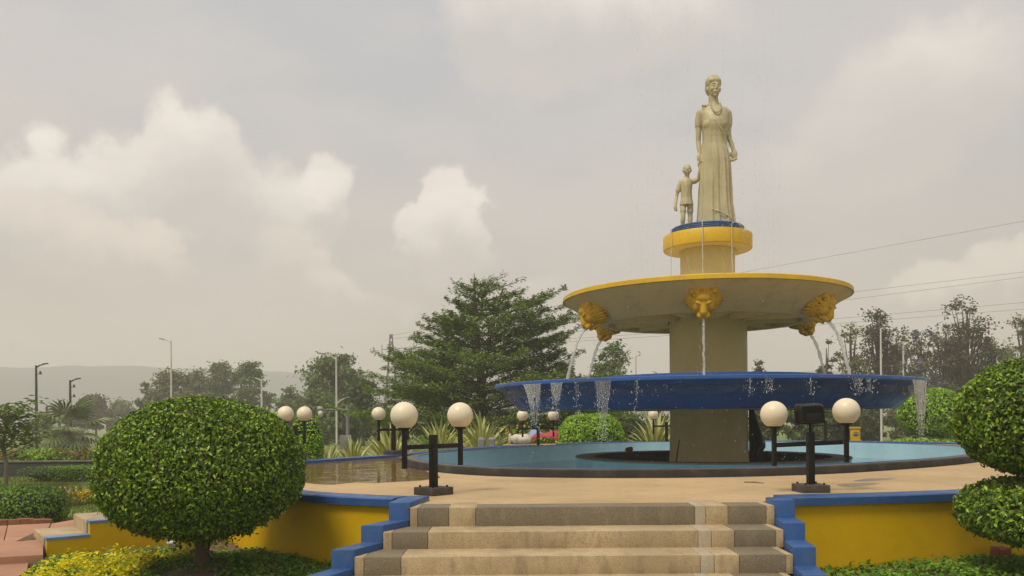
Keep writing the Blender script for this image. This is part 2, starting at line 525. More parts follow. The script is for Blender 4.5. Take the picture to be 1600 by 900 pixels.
M['bark'] = surf('bark', (0.115, 0.075, 0.045), 0.9, 0.4, 6.0, bump=0.9, bscale=22, stretch=(1, 1, .25))
M['bark_pale'] = surf('pale bark', (0.22, 0.18, 0.13), 0.9, 0.35, 6.0, bump=0.6, bscale=22)
M['white_pole'] = surf('white pole paint', (0.62, 0.6, 0.56), 0.5, 0.12, 2.0)
M['dark_pole'] = surf('dark pole paint', (0.03, 0.028, 0.036), 0.5, 0.2, 2.0)
M['grey_metal'] = surf('grey metal', (0.2, 0.2, 0.2), 0.5, 0.2, 2.0)
M['rust'] = surf('tower steel', (0.10, 0.075, 0.065), 0.7, 0.2, 2.0)
M['wire'] = surf('wire', (0.03, 0.03, 0.03), 0.6, 0.1, 2.0)
M['water'] = water_mat('pool water', (0.90, 0.96, 0.97), 5.0, 0.9, 0.04)
M['puddle'] = water_mat('puddle water', (0.78, 0.73, 0.64), 2.2, 0.40, 0.02)
M['damp'] = water_mat('damp film', (0.86, 0.83, 0.78), 12.0, 0.2, 0.35)
M['stream'] = water_mat('falling water', (0.93, 0.94, 0.93), 30.0, 0.8, 0.08, film=0.36)
M['overflow'] = water_mat('overflow water', (0.95, 0.95, 0.95), 30.0, 0.8, 0.12, film=0.13)
M['film'] = water_mat('water veil', (0.97, 0.97, 0.97), 40.0, 0.8, 0.12, film=0.05)
M['drops'] = water_mat('water drops', (0.97, 0.97, 0.97), 30.0, 0.5, 0.1, film=0.5, filmcol=(.92, .92, .92))
M['leaf_topiary'] = leaf_mat('clipped ficus leaf', [(0.132, 0.108, 0.036), (0.066, 0.138, 0.011), (0.084, 0.170, 0.013), (0.154, 0.269, 0.016), (0.236, 0.380, 0.020), (0.402, 0.540, 0.037)], 0.36, 0.22, 0.38)
M['leaf_core'] = surf('dark core foliage', (0.018, 0.035, 0.006), 0.9, 0.4, 8.0)  # dark leaf green of the solid cores that block light inside crowns
M['leaf_ball'] = leaf_mat('light clipped leaf', [(0.114, 0.248, 0.017), (0.194, 0.372, 0.020), (0.298, 0.517, 0.034), (0.433, 0.642, 0.053)], 0.4, 0.3)
M['leaf_layer'] = leaf_mat('layered tree leaf', [(0.066, 0.121, 0.020), (0.107, 0.177, 0.024), (0.166, 0.245, 0.031), (0.236, 0.314, 0.043)], 0.5, 0.3)
M['leaf_mid'] = leaf_mat('mid green leaf', [(0.078, 0.122, 0.031), (0.122, 0.183, 0.038), (0.174, 0.234, 0.052)], 0.55, 0.3)
M['leaf_olive'] = leaf_mat('olive leaf', [(0.101, 0.122, 0.044), (0.156, 0.175, 0.062), (0.221, 0.236, 0.092)], 0.55, 0.3)
M['leaf_dry'] = leaf_mat('dry grey leaf', [(0.068, 0.057, 0.035), (0.101, 0.086, 0.049), (0.128, 0.119, 0.061)], 0.6, 0.3)
M['leaf_dark'] = leaf_mat('dark thicket leaf', [(0.039, 0.058, 0.016), (0.062, 0.090, 0.022), (0.097, 0.128, 0.032)], 0.55, 0.25)
M['leaf_cover'] = leaf_mat('ground cover leaf', [(0.069, 0.156, 0.017), (0.126, 0.250, 0.021), (0.205, 0.354, 0.034)], 0.45, 0.3)
M['leaf_gold'] = leaf_mat('golden leaf', [(0.50, 0.46, 0.006), (0.70, 0.62, 0.008), (0.80, 0.72, 0.015)], 0.45, 0.3)
M['leaf_big'] = leaf_mat('broad leaf', [(0.070, 0.140, 0.021), (0.112, 0.196, 0.028), (0.168, 0.238, 0.042), (0.196, 0.140, 0.056)], 0.45, 0.35)
M['petal_purple'] = leaf_mat('purple blossom', [(0.14, 0.10, 0.26), (0.20, 0.15, 0.36)], 0.6, 0.35)
M['petal_red'] = leaf_mat('red blossom', [(0.25, 0.03, 0.03), (0.36, 0.06, 0.05)], 0.6, 0.3)
M['petal_yellow'] = leaf_mat('yellow blossom', [(0.55, 0.36, 0.008), (0.66, 0.46, 0.012)], 0.6, 0.3)
M['grass'] = leaf_mat('grass blade', [(0.075, 0.128, 0.021), (0.120, 0.188, 0.030), (0.195, 0.225, 0.053)], 0.6, 0.3)

def agave_mat():
    m, q, out = new_mat('variegated leaf')
    tc = q.n('ShaderNodeTexCoord')
    sep = q.n('ShaderNodeSeparateXYZ'); q.link(tc.outputs['Object'], sep.inputs[0])
    edge = q.ss(q.m('ABSOLUTE', sep.outputs[0]), 0.008, 0.02)
    oi = q.n('ShaderNodeObjectInfo')
    g = q.mix(oi.outputs['Random'], (0.28, 0.33, 0.09, 1), (0.38, 0.41, 0.13, 1))
    cc = q.mix(edge, g, (0.56, 0.54, 0.19, 1))
    b = q.n('ShaderNodeBsdfPrincipled'); q.link(cc, b.inputs['Base Color'])
    b.inputs['Roughness'].default_value = 0.45
    q.link(b.outputs[0], out.inputs[0])
    return m
M['agave'] = agave_mat()

def ground_mat():
    """lawn with dry and bare patches, all in world space"""
    m, q, out = new_mat('ground')
    geo = q.n('ShaderNodeNewGeometry')
    v = geo.outputs['Position']
    g = q.mix(q.ss(q.noise(v, 0.5, 6.0, .6), .3, .7), (0.13, 0.20, 0.035, 1), (0.20, 0.23, 0.06, 1))
    g = q.mix(q.m('MULTIPLY', q.ss(q.noise(v, 9.0, 4.0, .6), .4, .7), .5), g, (0.05, 0.075, 0.015, 1))
    dry = q.ss(q.noise(v, 0.11, 4.0, .6), .50, .62)
    g = q.mix(q.m('MULTIPLY', dry, .7), g, (0.23, 0.17, 0.085, 1))
    b = q.n('ShaderNodeBsdfPrincipled'); q.link(g, b.inputs['Base Color'])
    b.inputs['Roughness'].default_value = 0.95
    b.inputs['Specular IOR Level'].default_value = 0.15
    bp = q.n('ShaderNodeBump'); bp.inputs['Strength'].default_value = .6; bp.inputs['Distance'].default_value = .04
    q.link(q.noise(v, 25.0, 4.0, .6), bp.inputs['Height']); q.link(bp.outputs[0], b.inputs['Normal'])
    q.link(b.outputs[0], out.inputs[0])
    return m
M['ground'] = ground_mat()
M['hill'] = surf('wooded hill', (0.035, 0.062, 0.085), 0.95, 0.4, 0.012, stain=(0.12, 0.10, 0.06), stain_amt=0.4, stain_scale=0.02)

# ================================================================== the setting
def H_at(px): return HOR - (px - 800.0) * ROLL
def G(px, py, z):
    """ground point of a photo pixel on the level z"""
    Y = (EYE - z) * FOC / (py - H_at(px))
    return (PX(px, Y), Y)

def gz(x, y):
    z = -0.74
    d = max(0.0, y - 26.0)
    z -= min(2.6, 0.015 * d)
    z += 0.05 * math.sin(x * .31 + 1) * math.sin(y * .27) * min(1.0, max(0.0, (y - 27) / 10))
    return z

def build_ground():
    xs = [-1000, -600, -300, -160, -100, -70] + list(np.arange(-50, 50.1, 1.0)) + [70, 100, 160, 300, 600, 1000]
    ys = [-600, -300, -100, -40, -20] + list(np.arange(-10, 60.1, 1.0)) + [70, 85, 100, 130, 170, 230, 320, 480, 700, 1000]
    V = [(x, y, gz(x, y)) for y in ys for x in xs]
    n = len(xs)
    F = [(j * n + i, j * n + i + 1, (j + 1) * n + i + 1, (j + 1) * n + i) for j in range(len(ys) - 1) for i in range(n - 1)]
    o = link('ground', arr_mesh('ground', V, F, True), M['ground'])
    tag(o, 'wide green and dry grass ground around the fountain terrace', kind='structure')
build_ground()

def build_hills():
    rnd = random.Random(5)
    ph = [(rnd.uniform(0, 6), rnd.uniform(.5, 1)) for _ in range(10)]
    def ridge(a):
        s = 0
        for k, (p, w) in enumerate(ph):
            s += w * math.sin(a * (2.2 + 2.9 * k) + p) / (1 + k * .75)
        return s
    V, F = [], []
    na, nr = 340, 12
    for i in range(na):
        a = R(-100 + 200 * i / (na - 1))
        sky_el = 66 + 3.0 * ridge(a) + 1.3 * math.sin(a * 61) * math.sin(a * 23 + 1) + 5 * math.exp(-((a + .42) / .16) ** 2)
        for k in range(nr):
            t = k / (nr - 1)
            r = 620 + 220 * t
            top = (sky_el / FOC) * 840
            bump = 1 + .10 * math.sin(a * 37 + t * 6) * (1 - t) + .10 * math.sin(a * 83 + t * 11) * (1 - t)
            z = -3.6 + (top + 4) * (t ** 0.85) * (bump if 0 < t < 1 else 1)
            if t == 1: z += rnd.uniform(-.5, .8)
            V.append((r * math.sin(a), r * math.cos(a), z))
    for i in range(na - 1):
        for k in range(nr - 1):
            F.append((i * nr + k, (i + 1) * nr + k, (i + 1) * nr + k + 1, i * nr + k + 1))
    o = link('hills', arr_mesh('hills', V, F, True), M['hill'])
    tag(o, 'distant wooded ridge of hills fading in the haze', kind='structure')
build_hills()

# ------------------------------------------------------------------ terrace, pool outline
CX, CY = 4.07, 17.23                       # axis of the fountain
WALL_A = catmull([(-1.17, 8.27), (-1.65, 8.48), (-2.3, 8.9), (-3.05, 9.7), (-3.72, 10.72)], False, 6)
WALL_B = catmull([(-4.40, 11.7), (-4.55, 13.8), (-3.97, 15.8), (-2.6, 18.0), (-1.7, 20.4), (-.2, 22.8), (2.0, 24.7), (5.2, 25.7), (9, 25.2), (12, 23),
                  (13, 19), (12.2, 15.2), (10, 11.8), (7.3, 9.6), (4.46, 8.46), (2.66, 8.1)], False, 6)
EDGE = [(-1.0, 7.81), (2.46, 7.81)]        # top edge of the front steps
POOL = catmull([(-1.95, 15.2), (-1.25, 13.1), (-.1, 11.85), (1.75, 11.4), (3.6, 11.6), (5.3, 12.35), (7.6, 14.05), (9.6, 16.4), (10.2, 19), (9.0, 21.8),
                (6.4, 23.3), (3.4, 23.2), (1.2, 21.4), (-.5, 19.2), (-1.7, 17.2)], True, 10)   # counter-clockwise

def fill_loops(loops, z, name):
    bm = bmesh.new()
    ed = []
    for lp in loops:
        vs = [bm.verts.new((p[0], p[1], z)) for p in lp]
        for i in range(len(vs)):
            ed.append(bm.edges.new((vs[i], vs[(i + 1) % len(vs)])))
    bmesh.ops.triangle_fill(bm, use_beauty=True, use_dissolve=False, edges=ed)
    for f in bm.faces:
        if f.normal.z < 0: f.normal_flip()
    me = bpy.data.meshes.new(name)
    bm.to_mesh(me); bm.free()
    return me

def terrace():
    inner_a = offset_loop(WALL_A, -0.12, False)
    inner_b = offset_loop(WALL_B, -0.12, False)
    # order: front-left -> left stairs -> around the back -> right -> front steps
    lp = [(-1.0, 7.83)] + [(-1.0, 8.3)] + inner_a[1:] + inner_b[:-1] + [(2.46, 8.2), (2.46, 7.83)]
    o = link('terrace', fill_loops([lp, offset_loop(POOL, -0.05)], 0.0, 'terrace'), M['concrete'])
    tag(o, 'sandy concrete terrace floor around the pool', kind='structure')
    return o
terrace()

def strip(line, prof, closed=False):
    """sweep a closed profile of (left offset, z) along a flat line"""
    mb = MB()
    rows = [offset_loop(line, d, closed) for d, z in prof]
    n, m = len(line), len(prof)
    vs = [(rows[j][i][0], rows[j][i][1], prof[j][1]) for i in range(n) for j in range(m)]
    fs = []
    for i in range(n if closed else n - 1):
        i2 = (i + 1) % n
        for j in range(m):
            j2 = (j + 1) % m
            fs.append((i * m + j, i2 * m + j, i2 * m + j2, i * m + j2))
    if not closed:
        fs.append(tuple(range(m - 1, -1, -1))); fs.append(tuple((n - 1) * m + j for j in range(m)))
    return mb.add(vs, fs)

def fix_normals(o):
    bm = bmesh.new(); bm.from_mesh(o.data)
    bmesh.ops.recalc_face_normals(bm, faces=bm.faces)
    bm.to_mesh(o.data); bm.free()
    return o

def retaining(line, label):
    r = empty('retaining_wall', (0, 0, 0), label=label, cat='wall')
    w = strip(line, [(0.0, -1.0), (-0.22, -1.0), (-0.22, -0.032), (0.0, -0.032)]).build('wall', M['yellow'], r, smooth=True)
    c = strip(line, [(0.045, -0.03), (-0.26, -0.03), (-0.26, 0.045), (-0.25, 0.052), (0.03, 0.052), (0.045, 0.04)]).build('coping', M['blue'], r, smooth=True)
    fix_normals(w); fix_normals(c)
retaining(WALL_A, 'curved yellow retaining wall with blue coping between the front steps and the round clipped tree')
retaining(WALL_B, 'yellow retaining wall with blue coping running from the front steps behind the two-tier clipped tree')

# ------------------------------------------------------------------ front steps
def front_steps():
    r = empty('terrazzo_steps', (.75, 7.8, -.74), label='wide terrazzo steps of light and dark blocks leading up to the terrace', cat='steps')
    Ys = [7.81, 7.43, 7.02, 6.58, 6.12]
    Zs = [0.0, -.172, -.324, -.48, -.63]
    L = [-.965, -1.16, -1.34, -1.52, -1.70]
    Rr = [2.46, 2.42, 2.365, 2.30, 2.24]
    rows = [[(642, 'l'), (654, 'd'), (703, 'l'), (745, 'd'), (1088, 'b'), (1105, 'l'), (1140, 'd'), (1200, 'l'), (1213, '')],
            [(597, 'l'), (611, 'd'), (667, 'l'), (1090, 'b'), (1111, 'l'), (1147, 'd'), (1212, 'l'), (1224, '')],
            [(552, 'l'), (567, 'd'), (625, 'l'), (1092, 'b'), (1114, 'l'), (1153, 'd'), (1226, 'l'), (1237, '')],
            [(500, 'l'), (520, 'd'), (580, 'l'), (1096, 'b'), (1118, 'l'), (1160, 'd'), (1240, 'l'), (1252, '')],
            [(450, 'l'), (470, 'd'), (535, 'l'), (1098, 'b'), (1122, 'l'), (1168, 'd'), (1252, 'l'), (1268, '')]]
    mats = {'l': M['block_light'], 'd': M['block_dark'], 'b': M['block_blue']}
    rnd = random.Random(3)
    for i in range(5):
        row = rows[i]
        span = row[-1][0] - row[0][0]
        zb = Zs[i + 1] if i < 4 else -.76
        for k in range(len(row) - 1):
            x0 = L[i] + (Rr[i] - L[i]) * (row[k][0] - row[0][0]) / span
            x1 = L[i] + (Rr[i] - L[i]) * (row[k + 1][0] - row[0][0]) / span
            back = Ys[i] + (.46 if i else .52)
            if i == 0 and row[k][1] == 'd': back = Ys[i] + .30 + .05 * (k % 3)
            f = rnd.uniform(-.003, .003)
            zt = Zs[i] + (0.004 if i == 0 else 0) + rnd.uniform(-.0012, .0012)
            mb = MB().box((x0 + .0015, Ys[i] + f, zb - .01 if i < 4 else zb), (x1 - .0015, back, zt))
            mb.build('stone_block', mats[row[k][1]], r, bevel=.006, loc=(-.75, -7.8, .74))
    # blue stepped cheeks
    for side in (-1, 1):
        for i in range(5):
            zt = Zs[i] + .052 if i == 0 else Zs[i] + (.062 if side < 0 else .058)
            e = L[i] if side < 0 else Rr[i]
            x0, x1 = (e - .205, e - .004) if side < 0 else (e + .004, e + .205)
            y0 = Ys[i] + .03
            y1 = (Ys[i - 1] + .028) if i else 8.36 if side < 0 else 8.12
            if i == 0 and side < 0: y1 = 8.52
            sk = .0 if i == 0 else (L[i - 1] - L[i] if side < 0 else Rr[i - 1] - Rr[i])
            pts = [(x0, y0), (x1, y0), (x1 + sk, y1), (x0 + sk, y1)]
            if i == 0 and side < 0: pts = [(x0, y0), (x1, y0), (x1 + .12, y1), (x1 - .1, y1), (x0 + .03, 8.26)]
            MB().prism(pts, -.76, zt).build('cheek_block', M['blue'], r, bevel=.014, loc=(-.75, -7.8, .74))
front_steps()

# ------------------------------------------------------------------ left steps, path, bed
def left_steps():
    o = Vector((-3.74, 10.78, 0))
    dn = Vector((-.806, -.592, 0))          # downhill
    pr = Vector((-.592, .806, 0))           # across, away from the camera
    ang = math.atan2(dn.y, dn.x)
    r = empty('concrete_steps', o, ang, label='beige steps with yellow blue-edged side beyond the round clipped tree', cat='steps')
    # local x downhill, local y: across towards camera is +y? (rotate pr)
    s = 1 if (Matrix.Rotation(-ang, 3, 'Z') @ pr).y > 0 else -1
    lv = [(0.0, .72, -.05), (.72, 1.14, -.2), (1.14, 1.57, -.36), (1.57, 2.02, -.52)]
    for a, b, z in lv:
        y0, y1 = sorted((s * .20, s * 1.15))
        MB().box((a, y0, -.9), (b + .004, y1, z - .006)).build('step', M['block_light'], r, bevel=.008)
    # cheek (stepped side panel) and its blue edging
    pts = [(0.0, -.9)]
    outl = [(0, -.02)]
    for a, b, z in lv: outl += [(a, z), (b, z)]
    outl = outl[1:]
    poly = [(-.02, -.9)] + [(max(p[0], -.02), p[1] - .02) for p in outl] + [(2.02, -.9)]
    n = len(poly)
    y0, y1 = (0, s * .19)
    mb = MB()
    vs = [(p[0], y0, p[1]) for p in poly] + [(p[0], y1, p[1]) for p in poly]
    fs = [tuple(range(n)), tuple(range(2 * n - 1, n - 1, -1))] + [(i, (i + 1) % n, n + (i + 1) % n, n + i) for i in range(n)]
    fix_normals(mb.add(vs, fs).build('side_panel', M['yellow'], r))
    M['blue_pale'] = surf('pale blue edge', (0.16, 0.24, 0.42), 0.5, 0.2, 3.0)
    for i, (a, b, z) in enumerate(lv):
        yy = sorted((-s * .004, s * .192))
        MB().box((a - (.0 if i else .02), yy[0], z - .019), (b + .006, yy[1], z + .012)).build('edging', M['blue_pale'], r)
        zn = lv[i + 1][2] + .013 if i < 3 else -.74
        MB().box((b - .012, yy[0] - .001, zn), (b + .012, yy[0] + .05, z - .02)).build('edging', M['blue_pale'], r)
left_steps()

def path():
    r = empty('path', (0, 0, 0))
    tag(r, 'salmon concrete paving at the foot of the side steps', kind='structure')
    zt = -.62
    quads = [[(-260, 849), (66, 843), (66, 866.5), (-260, 886)],
             [(-260, 822.5), (10, 820.5), (4, 845), (-260, 849)],
             [(11.5, 820.5), (78, 817.5), (66, 842), (5.5, 844.5)],
             [(79.5, 817.5), (128, 809), (118, 822), (68, 842)],
             [(129.5, 808.8), (172, 801), (165, 809), (120, 821)]]
    for i, qd in enumerate(quads):
        pts = [G(a, b, zt) for a, b in qd]
        ar = sum(pts[k][0] * pts[(k + 1) % 4][1] - pts[(k + 1) % 4][0] * pts[k][1] for k in range(4))
        if ar < 0: pts = pts[::-1]
        MB().prism(pts, -.8, zt - .004 * (i % 2)).build('paving_slab', M['pink'], r, bevel=.008)
    pts = [G(a, b, -.70) for a, b in [(-260, 889), (45, 872), (30, 930), (-260, 930)]]
    MB().prism(pts[::-1], -.8, -.70).build('paving_slab', M['pink'], r, bevel=.008)
    # stain of wet earth lying on the slabs
    pts = [G(a, b, -.6165) for a, b in [(24, 845.5), (40, 838), (52, 832.5), (62, 833.5), (80, 832.5), (66, 840), (40, 844)]]
    o = fill_loops([pts], -.6150, 'mud')
    link('mud_stain', o, M['soil'], r)
path()

def in_poly(x, y, poly):
    c = False
    n = len(poly)
    for i in range(n):
        x1, y1 = poly[i]; x2, y2 = poly[(i + 1) % n]
        if (y1 > y) != (y2 > y) and x < (x2 - x1) * (y - y1) / (y2 - y1) + x1: c = not c
    return c

TREE_L = (-3.03, 8.12)
TREE_R = (4.78, 7.5)
BED_L = [(-5.0, 9.75), (-5.15, 9.3), (-4.55, 7.0), (-4.3, 4.5), (-1.75, 4.5), (-1.75, 6.2), (-1.3, 7.4), (-1.1, 8.3)] + [tuple(p) for p in WALL_A[2:]]
BED_R = [(2.5, 8.12), (2.45, 4.5), (11, 4.5), (12.5, 11.8), (10, 11.8), (7.3, 9.6), (4.46, 8.46)]
def bed_l_z(x, y):
    d = (x - TREE_L[0]) ** 2 + (y - TREE_L[1]) ** 2
    return -.715 + .135 * math.exp(-d / .9) + .02 * math.sin(x * 5) * math.cos(y * 4.3)
def bed_r_z(x, y):
    d = (x - TREE_R[0]) ** 2 + (y - TREE_R[1]) ** 2
    return -.70 + .09 * math.exp(-d / 1.5) + .02 * math.sin(x * 4.6) * math.cos(y * 5.1)
def bed(poly, fz, label):
    xs = np.arange(min(p[0] for p in poly), max(p[0] for p in poly), .12)
    ys = np.arange(min(p[1] for p in poly), max(p[1] for p in poly), .12)
    idx = {}; V = []; F = []
    def vid(i, j):
        if (i, j) not in idx:
            idx[(i, j)] = len(V); x, y = xs[i], ys[j]
            V.append((x, y, fz(x, y)))
        return idx[(i, j)]
    for i in range(len(xs) - 1):
        for j in range(len(ys) - 1):
            if in_poly(xs[i] + .06, ys[j] + .06, poly):
                F.append((vid(i, j), vid(i + 1, j), vid(i + 1, j + 1), vid(i, j + 1)))
    o = link('planting_bed', arr_mesh('planting_bed', V, F, True), M['soil'])
    tag(o, label, kind='structure')
bed(BED_L, bed_l_z, 'brown soil bed around the round clipped tree')
bed(BED_R, bed_r_z, 'brown soil bed around the two-tier clipped tree')

# ------------------------------------------------------------------ pool
def pool():
    r = empty('fountain_pool', (CX, CY, 0), label='light blue fountain pool with low dark kerb', cat='pool')
    L0 = (-CX, -CY, 0)
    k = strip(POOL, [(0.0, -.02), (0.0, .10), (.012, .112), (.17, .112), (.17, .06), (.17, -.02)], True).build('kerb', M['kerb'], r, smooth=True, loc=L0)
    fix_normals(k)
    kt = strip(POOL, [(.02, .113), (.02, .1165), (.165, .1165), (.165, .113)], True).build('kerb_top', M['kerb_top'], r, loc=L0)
    fix_normals(kt)
    w = strip(POOL, [(.171, .111), (.21, .111), (.21, -.52), (.171, -.52)], True).build('pool_wall', M['pool_blue'], r, smooth=True, loc=L0)
    fix_normals(w)
    be = strip(POOL, [(.166, .112), (.166, .122), (.213, .122), (.213, .112)], True).build('edge_band', M['blue'], r, loc=L0)
    fix_normals(be)
    link('pool_floor', fill_loops([offset_loop(POOL, .19)], -.50, 'pool_floor'), M['pool_blue'], r, loc=L0)
    # inner ring round the pump pit
    MB().lathe([(2.55, -.50), (2.74, -.50), (2.74, -.012), (2.55, -.012)], 72).build('pit_ring', M['ring_teal'], r, smooth=True)
    MB().lathe([(2.40, -.014), (2.76, -.014), (2.76, .012), (2.40, .012)], 72).build('ring_lip', M['kerb_top'], r, smooth=True)
    MB().lathe([(.3, -.34), (2.54, -.34), (2.54, -.30), (.3, -.30)], 64).build('pit_floor', M['pit'], r, smooth=True)
    MB().lathe([(2.49, -.31), (2.545, -.31), (2.545, -.016), (2.49, -.016)], 64).build('pit_lining', M['pit'], r, smooth=True)
    # water
    lp = offset_loop(POOL, .21)
    hole = [(CX + 2.742 * math.cos(2 * PI * i / 60), CY + 2.742 * math.sin(2 * PI * i / 60)) for i in range(60)]
    o = link('water', fill_loops([lp, hole], -.28, 'water'), M['water'])
    tag(o, 'rippled clear water in the light blue pool', kind='structure')
pool()

def puddle():
    rnd = random.Random(8)
    def blob(px_pts, z, name):
        pts = [G(a, b, z) for a, b in px_pts]
        pts = catmull([(p[0] + rnd.uniform(-.03, .03), p[1] + rnd.uniform(-.04, .04)) for p in pts], True, 6)
        return fill_loops([pts], z, name)
    A = [(478, 723), (520, 718.5), (575, 714.5), (612, 714), (640, 717), (652, 724), (662, 734), (690, 745), (668, 749.5), (640, 752), (610, 753), (585, 755), (555, 754), (520, 757), (492, 756), (470, 753.5), (440, 752), (440, 735)]
    o = link('puddle', blob(A, .004, 'puddle'), M['puddle'])
    tag(o, 'shallow rain puddle mirroring the sky beside the pool kerb', kind='structure')
    B = [(760, 747.5), (720, 748.5), (700, 747), (715, 746), (740, 746.6)]
    # damp patches on the right of the terrace
    for nm, pl in (('a', [(1330, 751), (1360, 748), (1400, 747.5), (1375, 750), (1350, 752.5)]), ('b', [(1312, 757), (1345, 754.5), (1375, 755.5), (1340, 760), (1318, 760)])):
        o2 = link('damp_patch', blob(pl, .003, 'damp_patch'), M['damp'])
        tag(o2, 'damp patch drying on the terrace in front of the pool kerb', kind='structure', group='damp patches on the terrace')
puddle()

# ================================================================== fountain
def remesh(mb, voxel, smooth_it=2, name='body', factor=0.5):
    me = mb.mesh(name)
    o = bpy.data.objects.new('tmp', me)
    COL.objects.link(o)
    m = o.modifiers.new('r', 'REMESH'); m.mode = 'VOXEL'; m.voxel_size = voxel; m.use_smooth_shade = True
    if smooth_it:
        s = o.modifiers.new('s', 'SMOOTH'); s.iterations = smooth_it; s.factor = factor
    dg = bpy.context.evaluated_depsgraph_get()
    dg.update()
    out = bpy.data.meshes.new_from_object(o.evaluated_get(dg))
    out.name = name
    bpy.data.objects.remove(o); bpy.data.meshes.remove(me)
    out.polygons.foreach_set('use_smooth', [True] * len(out.polygons))
    return out

def lion_mesh():
    """local x right, z up, y out of the wall; about 0.7 m wide"""
    mb = MB()
    rnd = random.Random(4)
    mb.ell((0, -.02, 0), (.325, .12, .325))                      # mane cushion
    mb.ell((0, .12, .02), (.20, .17, .22))                     # skull
    mb.ell((0, .16, .16), (.15, .10, .10))                     # forehead
    for s in (-1, 1):
        mb.ell((s * .085, .245, .105), (.075, .04, .028), Matrix.Rotation(s * R(-22), 3, 'Y'))   # brow
        mb.ell((s * .12, .19, -.02), (.085, .09, .10))          # cheek
        mb.ell((s * .215, .06, .225), (.062, .035, .062))       # ear
        mb.ell((s * .215, .085, .225), (.03, .035, .03))
        mb.ell((s * .06, .30, -.135), (.07, .085, .062))        # muzzle pads
        mb.ell((s * .085, .235, .045), (.028, .025, .016))      # eye
    mb.tube([(0, .20, .13), (0, .27, .04), (0, .33, -.05), (0, .345, -.08)], [.055, .062, .074, .064], 12)   # nose bridge
    mb.ell((0, .36, -.085), (.062, .035, .03))                 # nose tip
    mb.ell((0, .23, -.235), (.085, .10, .042))                  # lower jaw
    mb.ell((0, .17, -.26), (.07, .08, .06))                     # beard
    for ring, (rr, ln, th, yy) in enumerate([(.30, .17, .031, -.01), (.25, .17, .030, .06), (.20, .12, .025, .125)]):
        n = (30, 26, 20)[ring]
        for k in range(n):
            a = 2 * PI * (k + .5 * ring) / n + rnd.uniform(-.04, .04)
            ca, sa = math.cos(a), math.sin(a)
            if ring == 2 and sa < -.75: continue
            l = ln * rnd.uniform(.85, 1.15)
            r0, r1 = rr - l * .55, rr + l * .42
            tw = rnd.uniform(.05, .14) * (1 if ca > 0 else -1)
            p = [(r0 * ca, yy + .055, r0 * sa), ((r0 + r1) / 2 * math.cos(a - tw), yy + .05, (r0 + r1) / 2 * math.sin(a - tw)), (r1 * math.cos(a - tw * 1.6), yy - .05, r1 * math.sin(a - tw * 1.6))]
            mb.tube(p, [th, th * .95, th * .35], 7)
    return remesh(mb, .0095, 0, 'lion_head', .4)

